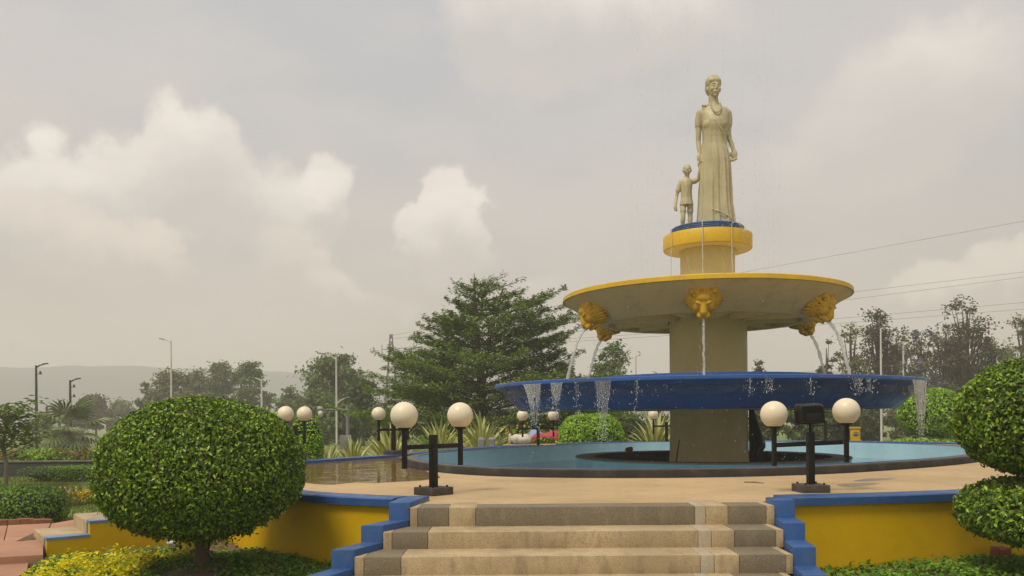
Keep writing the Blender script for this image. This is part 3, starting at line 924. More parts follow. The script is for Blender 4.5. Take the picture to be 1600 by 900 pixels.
BLUE_DX, CREAM_DX = -.18, -.10          # the basins sit a little off the column
def fountain():
    r = empty('fountain', (CX, CY, 0), label='tall tiered fountain with yellow-rimmed upper basin and wide blue lower basin', cat='fountain')
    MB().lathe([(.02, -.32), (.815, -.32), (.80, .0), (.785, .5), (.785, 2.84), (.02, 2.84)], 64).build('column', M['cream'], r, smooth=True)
    # wide blue basin
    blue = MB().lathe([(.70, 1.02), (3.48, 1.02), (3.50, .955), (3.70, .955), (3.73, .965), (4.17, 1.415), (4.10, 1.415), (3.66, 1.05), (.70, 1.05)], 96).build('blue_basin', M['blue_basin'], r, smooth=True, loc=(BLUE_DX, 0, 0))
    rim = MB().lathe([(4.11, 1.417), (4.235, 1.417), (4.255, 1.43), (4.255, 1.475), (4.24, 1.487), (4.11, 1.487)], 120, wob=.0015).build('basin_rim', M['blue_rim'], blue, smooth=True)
    MB().lathe([(2.02, 1.06), (2.28, 1.06), (2.28, 1.63), (2.02, 1.63)], 72).build('basin_collar', M['blue_rim'], r, smooth=True)
    for k in range(12):
        a = 2 * PI * k / 12 + .12
        MB().box((.76, -.06, .965), (3.49, .06, 1.018), Matrix.Rotation(a, 4, 'Z')).build('support_beam', M['cream'], blue)
    wa = MB().lathe([(.70, 1.2), (4.1, 1.2), (4.1, 1.40), (.70, 1.40)], 64)
    wa.build('standing_water', M['water'], blue, smooth=True)
    # upper cream basin
    up = MB().lathe([(.5, 2.86), (1.94, 2.86), (1.95, 2.742), (2.07, 2.735), (2.10, 2.745), (2.86, 3.208), (2.78, 3.208), (2.02, 2.90), (.5, 2.90)], 96).build('cream_basin', M['cream_light'], r, smooth=True, loc=(CREAM_DX, 0, 0))
    MB().lathe([(2.78, 3.21), (2.885, 3.205), (2.90, 3.215), (2.895, 3.29), (2.88, 3.305), (2.78, 3.305)], 120, wob=.0025).build('basin_rim', M['yellow_rim'], up, smooth=True)
    for k in range(12):
        a = 2 * PI * k / 12 + .02
        MB().box((.74, -.075, 2.752), (1.96, .075, 2.858), Matrix.Rotation(a, 4, 'Z')).build('support_beam', M['cream_light'], up)
    for k in range(6):
        a = 2 * PI * (k + .5) / 6 + math.atan2(-CY, -CX) - R(4)
        MB().tube([(2.30, 0, 2.93), (2.42, 0, 2.88)], .018, 10).build('drain_pipe', M['white_pole'], up, rot=(0, 0, a))
    # neck with the yellow drum
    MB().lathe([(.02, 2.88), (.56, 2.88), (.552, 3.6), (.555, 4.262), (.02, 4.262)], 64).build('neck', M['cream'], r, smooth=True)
    MB().lathe([(.02, 4.26), (.86, 4.26), (.895, 4.265), (.90, 4.28), (.90, 4.535), (.89, 4.55), (.02, 4.55)], 72).build('drum', M['yellow_rim'], r, smooth=True)
    MB().lathe([(.57, 4.25), (.88, 4.25), (.88, 4.259), (.57, 4.259)], 64).build('drum_underside', M['cream'], r, smooth=True)
    pl = [(.02, 4.551), (.735, 4.551)]
    for i in range(4):
        z0 = 4.555 + i * .038
        for t in range(1, 6):
            a = PI * t / 6
            pl.append((.722 + .022 * math.sin(a), z0 + .038 * t / 6))
    pl += [(.72, 4.711), (.02, 4.712)]
    plinth = MB().lathe(pl, 72, wob=.004).build('plinth', M['blue'], r, smooth=50)
    # six lion heads
    me = lion_mesh()
    me.materials.append(M['yellow_lion'])
    a0 = math.atan2(-CY, -CX)
    out = []
    for k in range(6):
        a = a0 + R(.5) + k * PI / 3
        rad = 2.44
        M4 = Matrix.Translation((CREAM_DX, 0, 0)) @ Matrix.Rotation(a - PI / 2, 4, 'Z') @ Matrix.Translation((0, rad, 2.925)) @ Matrix.Rotation(R(-43), 4, 'X') @ Matrix.Diagonal((.93, 1, .93, 1))
        o = link('lion_head', me, None, r)
        o.matrix_local = M4
        out.append((a, M4))
    return r, out
FOUNT, LIONS = fountain()

# ------------------------------------------------------------------ statue
def rot_between(a, b):
    return Vector(a).rotation_difference(Vector(b)).to_matrix()

def limb(mb, pts, rad, seg=14):
    mb.tube(pts, rad, seg)
    for p, r_ in zip(pts, rad): mb.ell(p, (r_, r_, r_), None, 12, 8)

def hand(mb, wrist, d, side, s=1.0, curl=.6, palm_n=(0, -1, 0)):
    """palm, four unequal bent fingers and a thumb; d: direction of the hand"""
    d = Vector(d).normalized(); n = Vector(palm_n); n = (n - d * n.dot(d)).normalized(); x = d.cross(n) * side
    w = Vector(wrist)
    Mx = Matrix((x, n, d)).transposed()
    mb.ell(w + d * .085 * s, (.068 * s, .034 * s, .095 * s), Mx, 12, 8)
    for k, (off, ln) in enumerate([(-.045, .075), (-.015, .088), (.016, .082), (.044, .064)]):
        b = w + d * .155 * s + x * off * s
        m1 = b + (d * math.cos(curl * .5) + n * math.sin(curl * .5)) * ln * .6 * s
        m2 = m1 + (d * math.cos(curl * 1.5) + n * math.sin(curl * 1.5)) * ln * .5 * s
        limb(mb, [b, m1, m2], [.0185 * s, .017 * s, .014 * s], 8)
    b = w + d * .05 * s - x * .055 * s
    limb(mb, [b, b + (d * .8 - x * .5 + n * .3).normalized() * .06 * s, b + (d * 1.0 - x * .25 + n * .55).normalized() * .115 * s], [.023 * s, .019 * s, .015 * s], 8)

def statue():
    K = .003978
    def W(x, y, dy=0.0):          # measured in the photo, brought to statue metres (plinth centre = origin)
        return Vector(((x - 405) * K + .165, dy, (858 - y) * K - .01))
    r = empty('statue', (CX, CY, 4.712), math.atan2(-CX, CY) * 0.55, label='cream painted statue of a smiling woman holding a small boy by the hand', cat='statue')
    r.scale = (.95, .95, 1.03)
    # ---- woman
    mb = MB()
    rnd = random.Random(2)
    # dress: stacked rings (y px, left px, right px, depth half metres)
    rows = [(872, 309, 515, .37), (850, 312, 513, .37), (800, 316, 506, .35), (740, 320, 497, .33), (680, 323, 493, .32), (620, 326, 492, .32), (560, 327, 492, .32), (520, 329, 490, .315),
            (480, 333, 482, .29), (440, 338, 472, .26), (410, 341, 468, .255), (380, 341, 470, .27), (350, 338, 477, .30), (325, 334, 482, .30), (300, 330, 483, .27), (280, 328, 483, .235), (262, 338, 474, .20), (248, 358, 452, .15), (238, 378, 432, .10)]
    seg = 192
    FOLDS = [(rnd.uniform(0, 2 * PI) if j > 11 else R(190 + 15 * j + rnd.uniform(-5, 5)), rnd.uniform(.045, .10), rnd.uniform(.012, .030) * (1 if j % 3 else -1), rnd.choice((300, 360, 420, 520)), rnd.uniform(-.35, .35)) for j in range(20)]
    # more rings, so that the folds keep their course
    rows = [tuple(rows[i][c] + (rows[i + 1][c] - rows[i][c]) * t / 3 for c in range(4)) for i in range(len(rows) - 1) for t in range(3)] + [rows[-1]]
    vs, fs = [], []
    for i, (y, l, rr, dp) in enumerate(rows):
        c = W((l + rr) / 2, y); hw = (rr - l) / 2 * K
        amp = .006 * min(1, max(0, (y - 330) / 220))
        for k in range(seg):
            a = 2 * PI * k / seg
            fold = amp * (math.sin(5 * a + .6 + y * .004) * .7 + math.sin(11 * a + 2 - y * .003) * .5 + math.sin(19 * a + y * .006) * .3)
            for fa, fw, fh, fy, fd in FOLDS:
                da = (a - fa - fd * (y - 600) / 1000 + PI) % (2 * PI) - PI
                fold += fh * math.exp(-(da / fw) ** 2) * min(1, max(0, (y - fy) / 140))
            ca, sa = math.cos(a), math.sin(a)
            ex = .85
            px_ = hw * math.copysign(abs(ca) ** ex, ca); py_ = dp * math.copysign(abs(sa) ** ex, sa)
            f = 1 + fold / .3
            vs.append((c.x + px_ * f, c.y + py_ * f, c.z))
    n = len(rows)
    for i in range(n - 1):
        for k in range(seg):
            fs.append((i * seg + k, i * seg + (k + 1) % seg, (i + 1) * seg + (k + 1) % seg, (i + 1) * seg + k))
    fs.append(tuple(range(seg - 1, -1, -1))); fs.append(tuple((n - 1) * seg + k for k in range(seg)))
    mb.add(vs, fs)
    for s, x in ((-1, 376), (1, 437)):
        mb.ell(W(x, 342, -.145), (.145, .14, .14))                          # bust
    mb.tube([W(345, 250, -.1), W(400, 330, -.30), W(452, 400, -.27), W(478, 470, -.20)], [.02, .013, .010, .010], 8)     # diagonal fold over the chest
    mb.tube([W(378, 776, -.36), W(420, 792, -.385), W(465, 815, -.385), W(512, 852, -.30)], [.008, .014, .016, .012], 8)    # hem of the overlap
    for k in range(5): mb.ell(W(343 + 7 * k, 238 + (k % 2) * 3, -.06), (.03, .03, .026))                                   # knot on the shoulder
    # neck, head
    limb(mb, [W(405, 250), W(403, 222), W(400, 195, -.01)], [.135, .108, .102])
    hx, hy = 403, 152
    hc = W(hx, hy, -.03)
    Mt = Matrix.Rotation(R(14), 3, 'Z') @ Matrix.Rotation(R(4), 3, 'X')
    def hp(x, y, z): return hc + Mt @ Vector((x, y, z))
    mb.ell(hc, (.135, .165, .19), Mt, 20, 14)
    mb.ell(hp(0, -.055, -.085), (.105, .115, .115), Mt)                       # jaw
    mb.ell(hp(0, -.135, -.165), (.045, .04, .035), Mt)                        # chin
    mb.ell(hp(0, .04, .115), (.176, .165, .165), Mt, 24, 16)                 # high combed hair
    mb.ell(hp(0, .085, .03), (.168, .125, .18), Mt, 24, 16)
    mb.ell(hp(0, -.07, .135), (.135, .075, .07), Mt, 20, 12)                  # swept up front
    mb.tube([hp(0, -.165, .055), hp(0, -.185, .0), hp(0, -.205, -.035)], [.009, .012, .014], 8)    # nose
    for s in (-1, 1):
        mb.ell(hp(s * .018, -.172, -.04), (.013, .014, .011), Mt)
        mb.ell(hp(s * .072, -.125, -.045), (.046, .034, .04), Mt)              # cheek
        mb.ell(hp(s * .055, -.143, .026), (.030, .012, .010), Mt)              # eyelid
        mb.tube([hp(s * .02, -.168, .058), hp(s * .06, -.16, .072), hp(s * .1, -.125, .058)], [.006, .008, .005], 6)   # brow
        mb.ell(hp(s * .142, .01, -.02), (.022, .035, .05), Mt)                 # ear
    mb.tube([hp(-.062, -.145, -.088), hp(-.03, -.185, -.098), hp(0, -.192, -.10), hp(.03, -.185, -.098), hp(.062, -.145, -.088)], [.006, .009, .010, .009, .006], 6)
    mb.tube([hp(-.055, -.145, -.098), hp(-.025, -.175, -.125), hp(0, -.18, -.13), hp(.025, -.175, -.125), hp(.055, -.145, -.098)], [.006, .009, .010, .009, .006], 6)
    # sleeves and arms
    limb(mb, [W(345, 262), W(328, 276), W(321, 305), W(319, 333)], [.075, .085, .080, .076])
    limb(mb, [W(319, 330), W(320, 375), W(319, 415, .01), W(322, 450, -.03), W(326, 480, -.06)], [.060, .060, .054, .050, .040])
    hand(mb, W(327, 476, -.06), (.0, -.1, -1), 1, 1.25, .9, (0.4, -1, 0))
    limb(mb, [W(462, 264), W(478, 280), W(483, 310), W(483, 337)], [.075, .085, .078, .074])
    limb(mb, [W(483, 333), W(481, 375, .01), W(486, 408, .0), W(497, 440, -.03), W(505, 470, -.06)], [.060, .058, .054, .050, .040])
    hand(mb, W(506, 466, -.06), (.06, -.05, -1), -1, 1.15, 1.0, (-.6, -1, 0))
    wo = link('woman', remesh(mb, .0095, 2, 'woman', .4), M['statue'], r)
    # necklace
    nb = MB()
    pts = catmull([W(383, 236, -.13), W(388, 262, -.215), W(398, 286, -.285), W(413, 293, -.30), W(427, 284, -.29), (W(436, 262, -.215)), W(434, 236, -.13)], False, 5)
    for p in pts: nb.ell(p, (.017, .017, .017), None, 8, 6)
    nb.build('necklace', M['statue'], wo, smooth=True)
    # ---- boy
    b = MB()
    D = -.06
    hc = W(256, 560, D)
    b.ell(hc, (.082, .10, .112), None, 18, 12)
    b.ell(hc + Vector((0, -.035, -.05)), (.064, .068, .068))
    b.ell(hc + Vector((0, .02, .035)), (.09, .10, .09), None, 18, 12)
    b.tube([hc + Vector((0, -.095, .02)), hc + Vector((0, -.118, -.02))], [.012, .019], 8)
    for s in (-1, 1):
        b.ell(hc + Vector((s * .086, .01, -.01)), (.015, .024, .032))
        b.ell(hc + Vector((s * .035, -.088, .012)), (.02, .012, .009))
        b.ell(hc + Vector((s * .045, -.075, -.03)), (.028, .026, .026))
        b.tube([hc + Vector((s * .012, -.098, .034)), hc + Vector((s * .055, -.085, .036))], [.007, .007], 6)
    b.tube([hc + Vector((-.035, -.09, -.055)), hc + Vector((0, -.108, -.062)), hc + Vector((.035, -.09, -.055))], [.006, .011, .006], 6)
    limb(b, [W(256, 585, D), W(254, 608, D)], [.05, .056])
    rows = [(738, 214, 289, .125), (732, 215, 288, .125), (700, 221, 282, .11), (665, 222, 281, .115), (640, 220, 284, .12), (620, 218, 287, .11), (608, 225, 280, .085), (600, 240, 268, .06)]
    vs, fs = [], []; sg = 40
    for y, l, rr, dp in rows:
        c = W((l + rr) / 2, y, D)
        for k in range(sg):
            a = 2 * PI * k / sg
            f = 1 + .03 * math.sin(7 * a + y * .01) * (1 if y > 640 else .3)
            vs.append((c.x + (rr - l) / 2 * K * math.cos(a) * f, c.y + dp * math.sin(a) * f, c.z))
    n = len(rows)
    for i in range(n - 1):
        for k in range(sg):
            fs.append((i * sg + k, i * sg + (k + 1) % sg, (i + 1) * sg + (k + 1) % sg, (i + 1) * sg + k))
    fs.append(tuple(range(sg - 1, -1, -1))); fs.append(tuple((n - 1) * sg + k for k in range(sg)))
    b.add(vs, fs)
    for s, x, yb in ((-1, 232, -.05), (1, 272, .02)):
        xx = W(x, 0).x
        limb(b, [W(x + s * -2, 730, D), W(x, 755, D + yb * .5), W(x - s, 768, D + yb * .6)], [.062, .066, .070])      # shorts leg
        limb(b, [W(x, 765, D + yb * .6), W(x, 795, D + yb), W(x - 1, 812, D + yb * .8), W(x - 3, 840, D + yb * .3), W(x - 4, 858, D + yb * .2)], [.058, .05, .054, .04, .036])
        f0 = W(x - 4, 862, D + yb * .2)
        b.ell(f0 + Vector((-.01, -.06, -.0)), (.045, .115, .03))
    limb(b, [W(222, 618, D), W(212, 640, D), W(206, 662, D)], [.050, .054, .052])
    limb(b, [W(207, 655, D), W(199, 690, D + .02), W(193, 725, D - .03), W(192, 742, D - .05)], [.042, .036, .033, .027])
    hand(b, W(192, 738, D - .05), (-.02, -.1, -1), -1, .62, 1.5, (.5, -1, 0))
    limb(b, [W(284, 618, D), W(297, 616, D), W(308, 610, D)], [.055, .06, .058])
    limb(b, [W(303, 612, D), W(316, 604, D - .02), W(320, 580, D - .06), W(324, 556, D - .09)], [.042, .038, .033, .028])
    hand(b, W(324, 560, D - .09), (.1, 0, 1), 1, .62, .8, (0, -1, 0))
    link('boy', remesh(b, .009, 1, 'boy', .4), M['statue'], r)
statue()

# ------------------------------------------------------------------ things round the column
def tarp():
    t = Vector((CX, CY, 0)); a0 = math.atan2(-CY, -CX)
    # hangs beside the column, on its right flank as seen from the steps
    rt = Vector((math.cos(a0 + PI / 2), math.sin(a0 + PI / 2), 0))
    fw = Vector((math.cos(a0), math.sin(a0), 0))
    V, F = [], []
    n, m = 14, 12
    for i in range(n):
        v = i / (n - 1)
        z = .95 - 1.0 * v
        wdt = .10 + .24 * min(1, v / .72) - (.16 * max(0, (v - .75) / .25))
        for j in range(m):
            u = j / (m - 1)
            p = t + rt * (.805 + wdt * u) + fw * (-.05 + .06 * math.sin(u * 9 + v * 2)) 
            V.append((p.x, p.y, z))
    k = len(V)
    for i in range(n):
        for j in range(m):
            p = Vector(V[i * m + j]) - fw * .03
            V.append((p.x, p.y, p.z))
    for i in range(n - 1):
        for j in range(m - 1):
            a = i * m + j
            F.append((a, a + 1, a + m + 1, a + m)); F.append((k + a, k + a + m, k + a + m + 1, k + a + 1))
    for i in range(n - 1):
        a, c = i * m, i * m + m - 1
        F.append((a, a + m, k + a + m, k + a)); F.append((c, k + c, k + c + m, c + m))
    for j in range(m - 1):
        F.append((j, k + j, k + j + 1, j + 1)); b = (n - 1) * m + j
        F.append((b, b + 1, k + b + 1, k + b))
    o = fix_normals(link('tarpaulin', arr_mesh('tarpaulin', V, F, True), M['pit']))
    tag(o, 'black tarpaulin hanging beside the thick column under the blue basin', 'tarpaulin')
    # stick leaning on the column
    p0 = P(1053, 719, CY - 1.05); p1 = P(1061.5, 687, CY - .93)
    p0.z = -.29
    o = MB().tube([p0, (p0 + p1) / 2 + Vector((.004, 0, 0)), p1], [.014, .013, .010], 8).build('stick', M['bark'], smooth=True)
    tag(o, 'thin brown stick leaning against the foot of the column', 'stick')
    # little valve on the far side of the ring
    bp = P(1277.5, 697, CY + 1.0)
    e = empty('valve_pipe', (bp.x, bp.y, .012), label='small dark valve with white cap standing on the inner ring', cat='valve')
    # place it on the lip itself
    d = (Vector((bp.x, bp.y, 0)) - Vector((CX, CY, 0))).normalized() * 2.62
    e.location = (CX + d.x, CY + d.y, .012)
    MB().lathe([(.005, 0), (.055, 0), (.055, .11), (.04, .12), (.005, .12)], 16).build('body', M['rust'], e, smooth=True)
    MB().lathe([(.005, .121), (.034, .121), (.034, .21), (.02, .225), (.005, .225)], 16).build('cap', M['white_pole'], e, smooth=True)
    d = (Vector((P(966, 700, 19.8).x, 19.8, 0)) - Vector((CX, CY, 0))).normalized() * 2.6
    st = MB().ell((0, 0, 0), (.10, .06, .06), None, 12, 8).ell((.05, .01, .035), (.05, .045, .035), None, 10, 7)
    o = link('stone', remesh(st, .015, 1, 'stone'), M['brick'], None, (CX + d.x, CY + d.y, .055))
    tag(o, 'small brown stone lying on the rear edge of the inner ring', 'stone')
tarp()

# ------------------------------------------------------------------ globe lamps
def globe_lamp(loc, rz, label, tilt=0.0, scale=1.0):
    r = empty('globe_lamp', loc, rz, label, 'lamp', 'double globe lamps on the terrace')
    r.scale = (scale,) * 3
    b = MB().box((-.155, -.155, 0), (.155, .155, .085)).build('base', M['base_stone'], r, bevel=.008)
    for sx in (-1, 1):
        for sy in (-1, 1):
            MB().tube([(sx * .105, sy * .105, .08), (sx * .105, sy * .105, .105)], .012, 8).build('bolt', M['black_metal'], b)
    MB().box((-.036, -.036, .084), (.036, .036, .66)).build('post', M['black_metal'], r, bevel=.004)
    for s in (-1, 1):
        x = s * .41
        MB().box((min(s * .037, x - s * .023), -.02, .508), (max(s * .037, x - s * .023), .02, .558)).build('crossbar', M['black_metal'], r, bevel=.003, rot=(0, -tilt, 0))
        z = .41 * s * tilt
        MB().box((x - .022, -.022, .305 + z), (x + .022, .022, .722 + z)).build('upright', M['black_metal'], r, bevel=.003)
        MB().lathe([(.002, .722), (.062, .722), (.068, .728), (.068, .742), (.002, .742)], 24).build('collar', M['black_metal'], r, smooth=True, loc=(x, 0, z))
        g = MB()
        prof = [(.002, .735)]
        for i in range(0, 25):
            th = R(-63) + (PI / 2 - R(-63)) * i / 24
            prof.append((max(.147 * math.cos(th), .001), .872 + .147 * math.sin(th)))
        g.lathe(prof, 40, closed=False).build('globe', M['globe'], r, smooth=60, loc=(x, 0, z))
    return r
globe_lamp((-.87, 9.17, 0), R(47), 'black double globe lamp at the top of the front steps near the round clipped tree')
globe_lamp((3.29, 9.18, 0), R(4), 'black double globe lamp carrying a floodlight beside the front steps', tilt=.035)
globe_lamp((-2.56, 17.95, .052), R(49), 'smaller double globe lamp on the blue coping beyond the puddle')
globe_lamp((-4.05, 15.55, .052), R(80), 'double globe lamp half hidden behind the round clipped tree')
globe_lamp((.68, 21.8, 0), R(8), 'distant double globe lamp under the near end of the blue basin by the white sack')
globe_lamp((4.52, 24.35, 0), R(12), 'distant double globe lamp behind the thick column beside a spiky plant')
globe_lamp((8.93, 23.7, 0), R(10), 'distant double globe lamp seen through the floodlit lamp across the pool')
globe_lamp((11.15, 20.2, .03), R(20), 'double globe lamp peeping out behind the two-tier clipped tree')

def floodlight():
    r = empty('floodlight', (3.29, 9.18, .70), R(4), 'black boxy floodlight mounted on the lamp post, seen from behind', 'floodlight')
    r.rotation_euler = (R(0), R(-2), R(2))
    MB().tube([(0, 0, -.042), (0, 0, .05)], .016, 10).build('swivel', M['black_metal'], r)
    for s in (-1, 1):
        MB().box((s * .158 - .006, -.012, .06), (s * .158 + .006, .03, .20)).build('bracket', M['black_metal'], r, bevel=.002)
    MB().box((-.163, -.012, .048), (.163, .02, .060)).build('bracket', M['black_metal'], r, bevel=.002)
    mb = MB()
    # rounded body, front lens faces the fountain (+y)
    def rr(w, h, c, n=5):
        out = []
        for cx_, cz_, a0 in ((w - c, h - c, 0), (-w + c, h - c, 90), (-w + c, -h + c, 180), (w - c, -h + c, 270)):
            for i in range(n):
                a = R(a0 + 90 * i / (n - 1)); out.append((cx_ + c * math.cos(a), cz_ + c * math.sin(a)))
        return out
    secs = [(-.075, .10, .06, .02), (-.07, .125, .085, .03), (-.02, .146, .106, .035), (.03, .150, .110, .035), (.06, .150, .110, .035)]
    vs, fs = [], []
    for y, w, h, c in secs: vs += [(x, y, z + .165) for x, z in rr(w, h, c)]
    n = 20
    for i in range(len(secs) - 1):
        for k in range(n): fs.append((i * n + k, i * n + (k + 1) % n, (i + 1) * n + (k + 1) % n, (i + 1) * n + k))
    fs.append(tuple(range(n - 1, -1, -1))); fs.append(tuple((len(secs) - 1) * n + k for k in range(n)))
    fix_normals(mb.add(vs, fs).build('housing', M['black_plastic'], r, smooth=True))
    MB().box((-.08, -.115, .068), (.08, -.06, .165)).build('driver_box', M['black_plastic'], r, bevel=.006)
    MB().box((-.125, .0605, .075), (.125, .064, .255)).build('lens', M['grey_metal'], r)
    for i in range(4):
        MB().box((-.105, -.083, .185 + i * .017), (.105, -.068, .190 + i * .017)).build('fin', M['black_plastic'], r)
floodlight()

# ================================================================== plants
def superell(rng, n, rx, ry, rzu, rzl, e=2.4):
    d = unit(rng.normal(0, 1, (n, 3)))
    rz = np.where(d[:, 2] > 0, rzu, rzl)
    k = (np.abs(d[:, 0] / rx) ** e + np.abs(d[:, 1] / ry) ** e + np.abs(d[:, 2] / rz) ** e) ** (-1 / e)
    return d, k

def bumps(d, seed, f=3.0):
    r_ = np.random.default_rng(seed)
    s = np.zeros(len(d))
    for i in range(7):
        w = r_.normal(0, f * (1 + .5 * i), 3)
        s += np.sin(d @ w + r_.uniform(0, 6)) / (1 + .35 * i)
    return s / 3.0

def leaf_blob(name, c, rx, ry, rzu, rzl, n, size, mat, parent, seed, e=2.4, rough=.035, depth=.09, jit=.55, droop=.5, stray=.02, cap=None):
    """closed coat of small leaves over a rounded body"""
    rng = np.random.default_rng(seed)
    d, k = superell(rng, n, rx, ry, rzu, rzl, e)
    b = bumps(d, seed)
    dep = np.abs(rng.normal(0, 1, n)) * depth * .5
    rr = k * (1 + rough * b) - dep + (rng.random(n) < .04) * rng.uniform(0, stray * 2.5, n)
    C = d * rr[:, None]
    N = unit(np.stack([d[:, 0] / rx, d[:, 1] / ry, d[:, 2] / np.where(d[:, 2] > 0, rzu, rzl)], axis=1))
    N = N + np.array([0, 0, .35])
    C = C + np.array(c)
    me = leaves_mesh(name, C, N, size, rng, jit=jit, droop=droop)
    return link(name, me, mat, parent)

def core_blob(name, c, rx, ry, rzu, rzl, mat, parent, seed, e=2.4, k=.86):  # dark solid core added under the leaf coat to block light
    vs, fs = [], []
    seg, rings = 28, 18
    D = []
    for i in range(rings + 1):
        th = PI * i / rings
        for j in range(seg):
            a = 2 * PI * j / seg
            D.append((math.sin(th) * math.cos(a), math.sin(th) * math.sin(a), math.cos(th)))
    D = np.array(D)
    rz = np.where(D[:, 2] > 0, rzu, rzl)
    kk = (np.abs(D[:, 0] / rx) ** e + np.abs(D[:, 1] / ry) ** e + np.abs(D[:, 2] / rz) ** e) ** (-1 / e)
    kk = kk * (k + .03 * bumps(D, seed))
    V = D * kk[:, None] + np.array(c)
    for i in range(rings):
        for j in range(seg):
            fs.append((i * seg + j, (i + 1) * seg + j, (i + 1) * seg + (j + 1) % seg, i * seg + (j + 1) % seg))
    return link(name, arr_mesh(name, V, fs, True), mat, parent)

def topiary_round():
    bx, by = TREE_L
    z0 = bed_l_z(bx, by) - .03
    r = empty('clipped_tree', (bx, by, z0), label='big round clipped tree with short bare trunk beside the front steps', cat='tree')
    MB().tube([(.01, 0, -.08), (.0, 0, .02), (-.01, 0, .14), (.012, .01, .28), (.035, .02, .5)], [.095, .08, .068, .07, .08], 14).build('trunk', M['bark'], r, smooth=True)
    br = MB()
    rnd = random.Random(6)
    for k in range(9):
        a = 2 * PI * k / 9
        br.tube([(.02, 0, .24), (.35 * math.cos(a), .35 * math.sin(a), .42 + .1 * rnd.random()), (.75 * math.cos(a), .75 * math.sin(a), .62 + .3 * rnd.random())], [.035, .025, .012], 7)
    br.build('branches', M['bark'], r, smooth=True)
    c = (.0, 0, .93 - .03)
    core_blob('light_block_core', c, .95, .94, .74, .565, M['leaf_core'], r, 11, 2.2, .87)
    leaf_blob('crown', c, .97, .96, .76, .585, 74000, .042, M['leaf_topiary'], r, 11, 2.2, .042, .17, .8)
    # ragged lower fringe
    rng = np.random.default_rng(4)
    n = 2200
    a = rng.uniform(0, 2 * PI, n); rad = rng.uniform(.15, .8, n)
    C = np.stack([rad * np.cos(a), rad * np.sin(a), .34 + .28 * (rad / .8) ** 2 - np.abs(rng.normal(0, .05, n))], axis=1)
    me = leaves_mesh('fringe', C, np.tile([0, -.3, -.6], (n, 1)).astype(float), .06, rng, jit=.8, droop=1.0)
    link('hanging_leaves', me, M['leaf_topiary'], r)
topiary_round()

def topiary_tiers():
    bx, by = TREE_R
    r = empty('clipped_tree', (bx, by, bed_r_z(bx, by)), label='two-tier clipped tree at the picture edge in front of the yellow wall', cat='tree')
    zb = bed_r_z(bx, by)
    MB().tube([(-.03, 0, -.08), (-.04, 0, .1), (-.02, 0, .5), (0, 0, .95), (.02, 0, 1.3)], [.07, .055, .05, .045, .03], 12).build('trunk', M['bark'], r, smooth=True)
    cu = (.0, 0, .80 - zb); clo = (.03, 0, -.035 - zb)
    core_blob('light_block_core', cu, .69, .68, .53, .50, M['leaf_core'], r, 21, 2.3, .86)
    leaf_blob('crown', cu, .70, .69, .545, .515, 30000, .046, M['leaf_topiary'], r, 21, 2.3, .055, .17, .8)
    core_blob('light_block_core', clo, .69, .68, .29, .30, M['leaf_core'], r, 23, 2.6, .85)
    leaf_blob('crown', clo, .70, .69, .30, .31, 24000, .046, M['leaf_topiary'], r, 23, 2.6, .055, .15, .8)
topiary_tiers()

def shrub(name, loc, rx, ry, rzu, rzl, n, size, mat, label, cat, seed, e=2.3, group=None, core=True):
    r = empty(name, loc, label=label, cat=cat, group=group)
    c = (0, 0, rzl * .96)
    if core: core_blob('light_block_core', c, rx, ry, rzu, rzl, M['leaf_core'], r, seed, e, .86)
    leaf_blob('foliage', c, rx, ry, rzu, rzl, n, size, mat, r, seed, e, .05, .12)
    return r

GB = 25.6
p = P(923, 690, 26.4)
shrub('clipped_shrub', (p.x, 26.4, -.75), 1.04, 1.0, .82, .90, 9000, .105, M['leaf_ball'], 'bright green clipped ball shrub under the blue basin behind the pool', 'shrub', 31, 2.6)
p = P(484, 690, 17.3)
shrub('clipped_shrub', (p.x - .06, 17.3, -.75), .34, .34, .85, .93, 4800, .06, M['leaf_ball'], 'clipped green shrub showing behind the round clipped tree and its globe lamp', 'shrub', 32, 2.4)
p = P(1450, 680, 26.8)
r_ = shrub('clipped_shrub', (p.x, 26.8, -.75), 1.12, 1.0, .36, .52, 5000, .10, M['leaf_ball'], 'light green two-tier clipped shrub beyond the far end of the blue basin', 'shrub', 33, 2.6)
leaf_blob('foliage', (.12, 0, 1.62), 1.0, .95, .80, .80, 6500, .10, M['leaf_ball'], r_, 34, 2.3, .05, .12)
core_blob('light_block_core', (.12, 0, 1.62), 1.0, .95, .80, .80, M['leaf_core'], r_, 34, 2.3, .86)
p = P(20, 800, 12.6)
shrub('clipped_shrub', (p.x, 12.9, -.75), .66, .55, .30, .28, 5500, .055, M['leaf_cover'], 'low dark green clipped bush beside the salmon paving', 'shrub', 35, 2.6)
p = P(1003, 690, 27.6)
shrub('low_hedge', (p.x, 27.6, -.78), 1.1, .5, .42, .40, 3000, .09, M['leaf_cover'], 'low green hedge between the ball shrub and the spiky plant', 'hedge', 36, 3.0)
for i, (px, w, h, nm) in enumerate([(1210, 60, 30, 'low dark bush seen under the blue basin beside the tarpaulin'), ]):
    pass

def box_hedge():
    Y = 21.6
    x0, x1 = PX(38, Y), PX(215, Y)
    r = empty('low_hedge', ((x0 + x1) / 2, Y, gz(0, Y)), label='long low boxy hedge on the lawn in front of the dark tiled wall', cat='hedge')
    hw = (x1 - x0) / 2
    core_blob('light_block_core', (0, 0, .17), hw, .45, .18, .17, M['leaf_core'], r, 41, 7.0, .90)
    leaf_blob('foliage', (0, 0, .18), hw, .48, .20, .18, 9000, .055, M['leaf_cover'], r, 41, 7.0, .02, .08)
box_hedge()

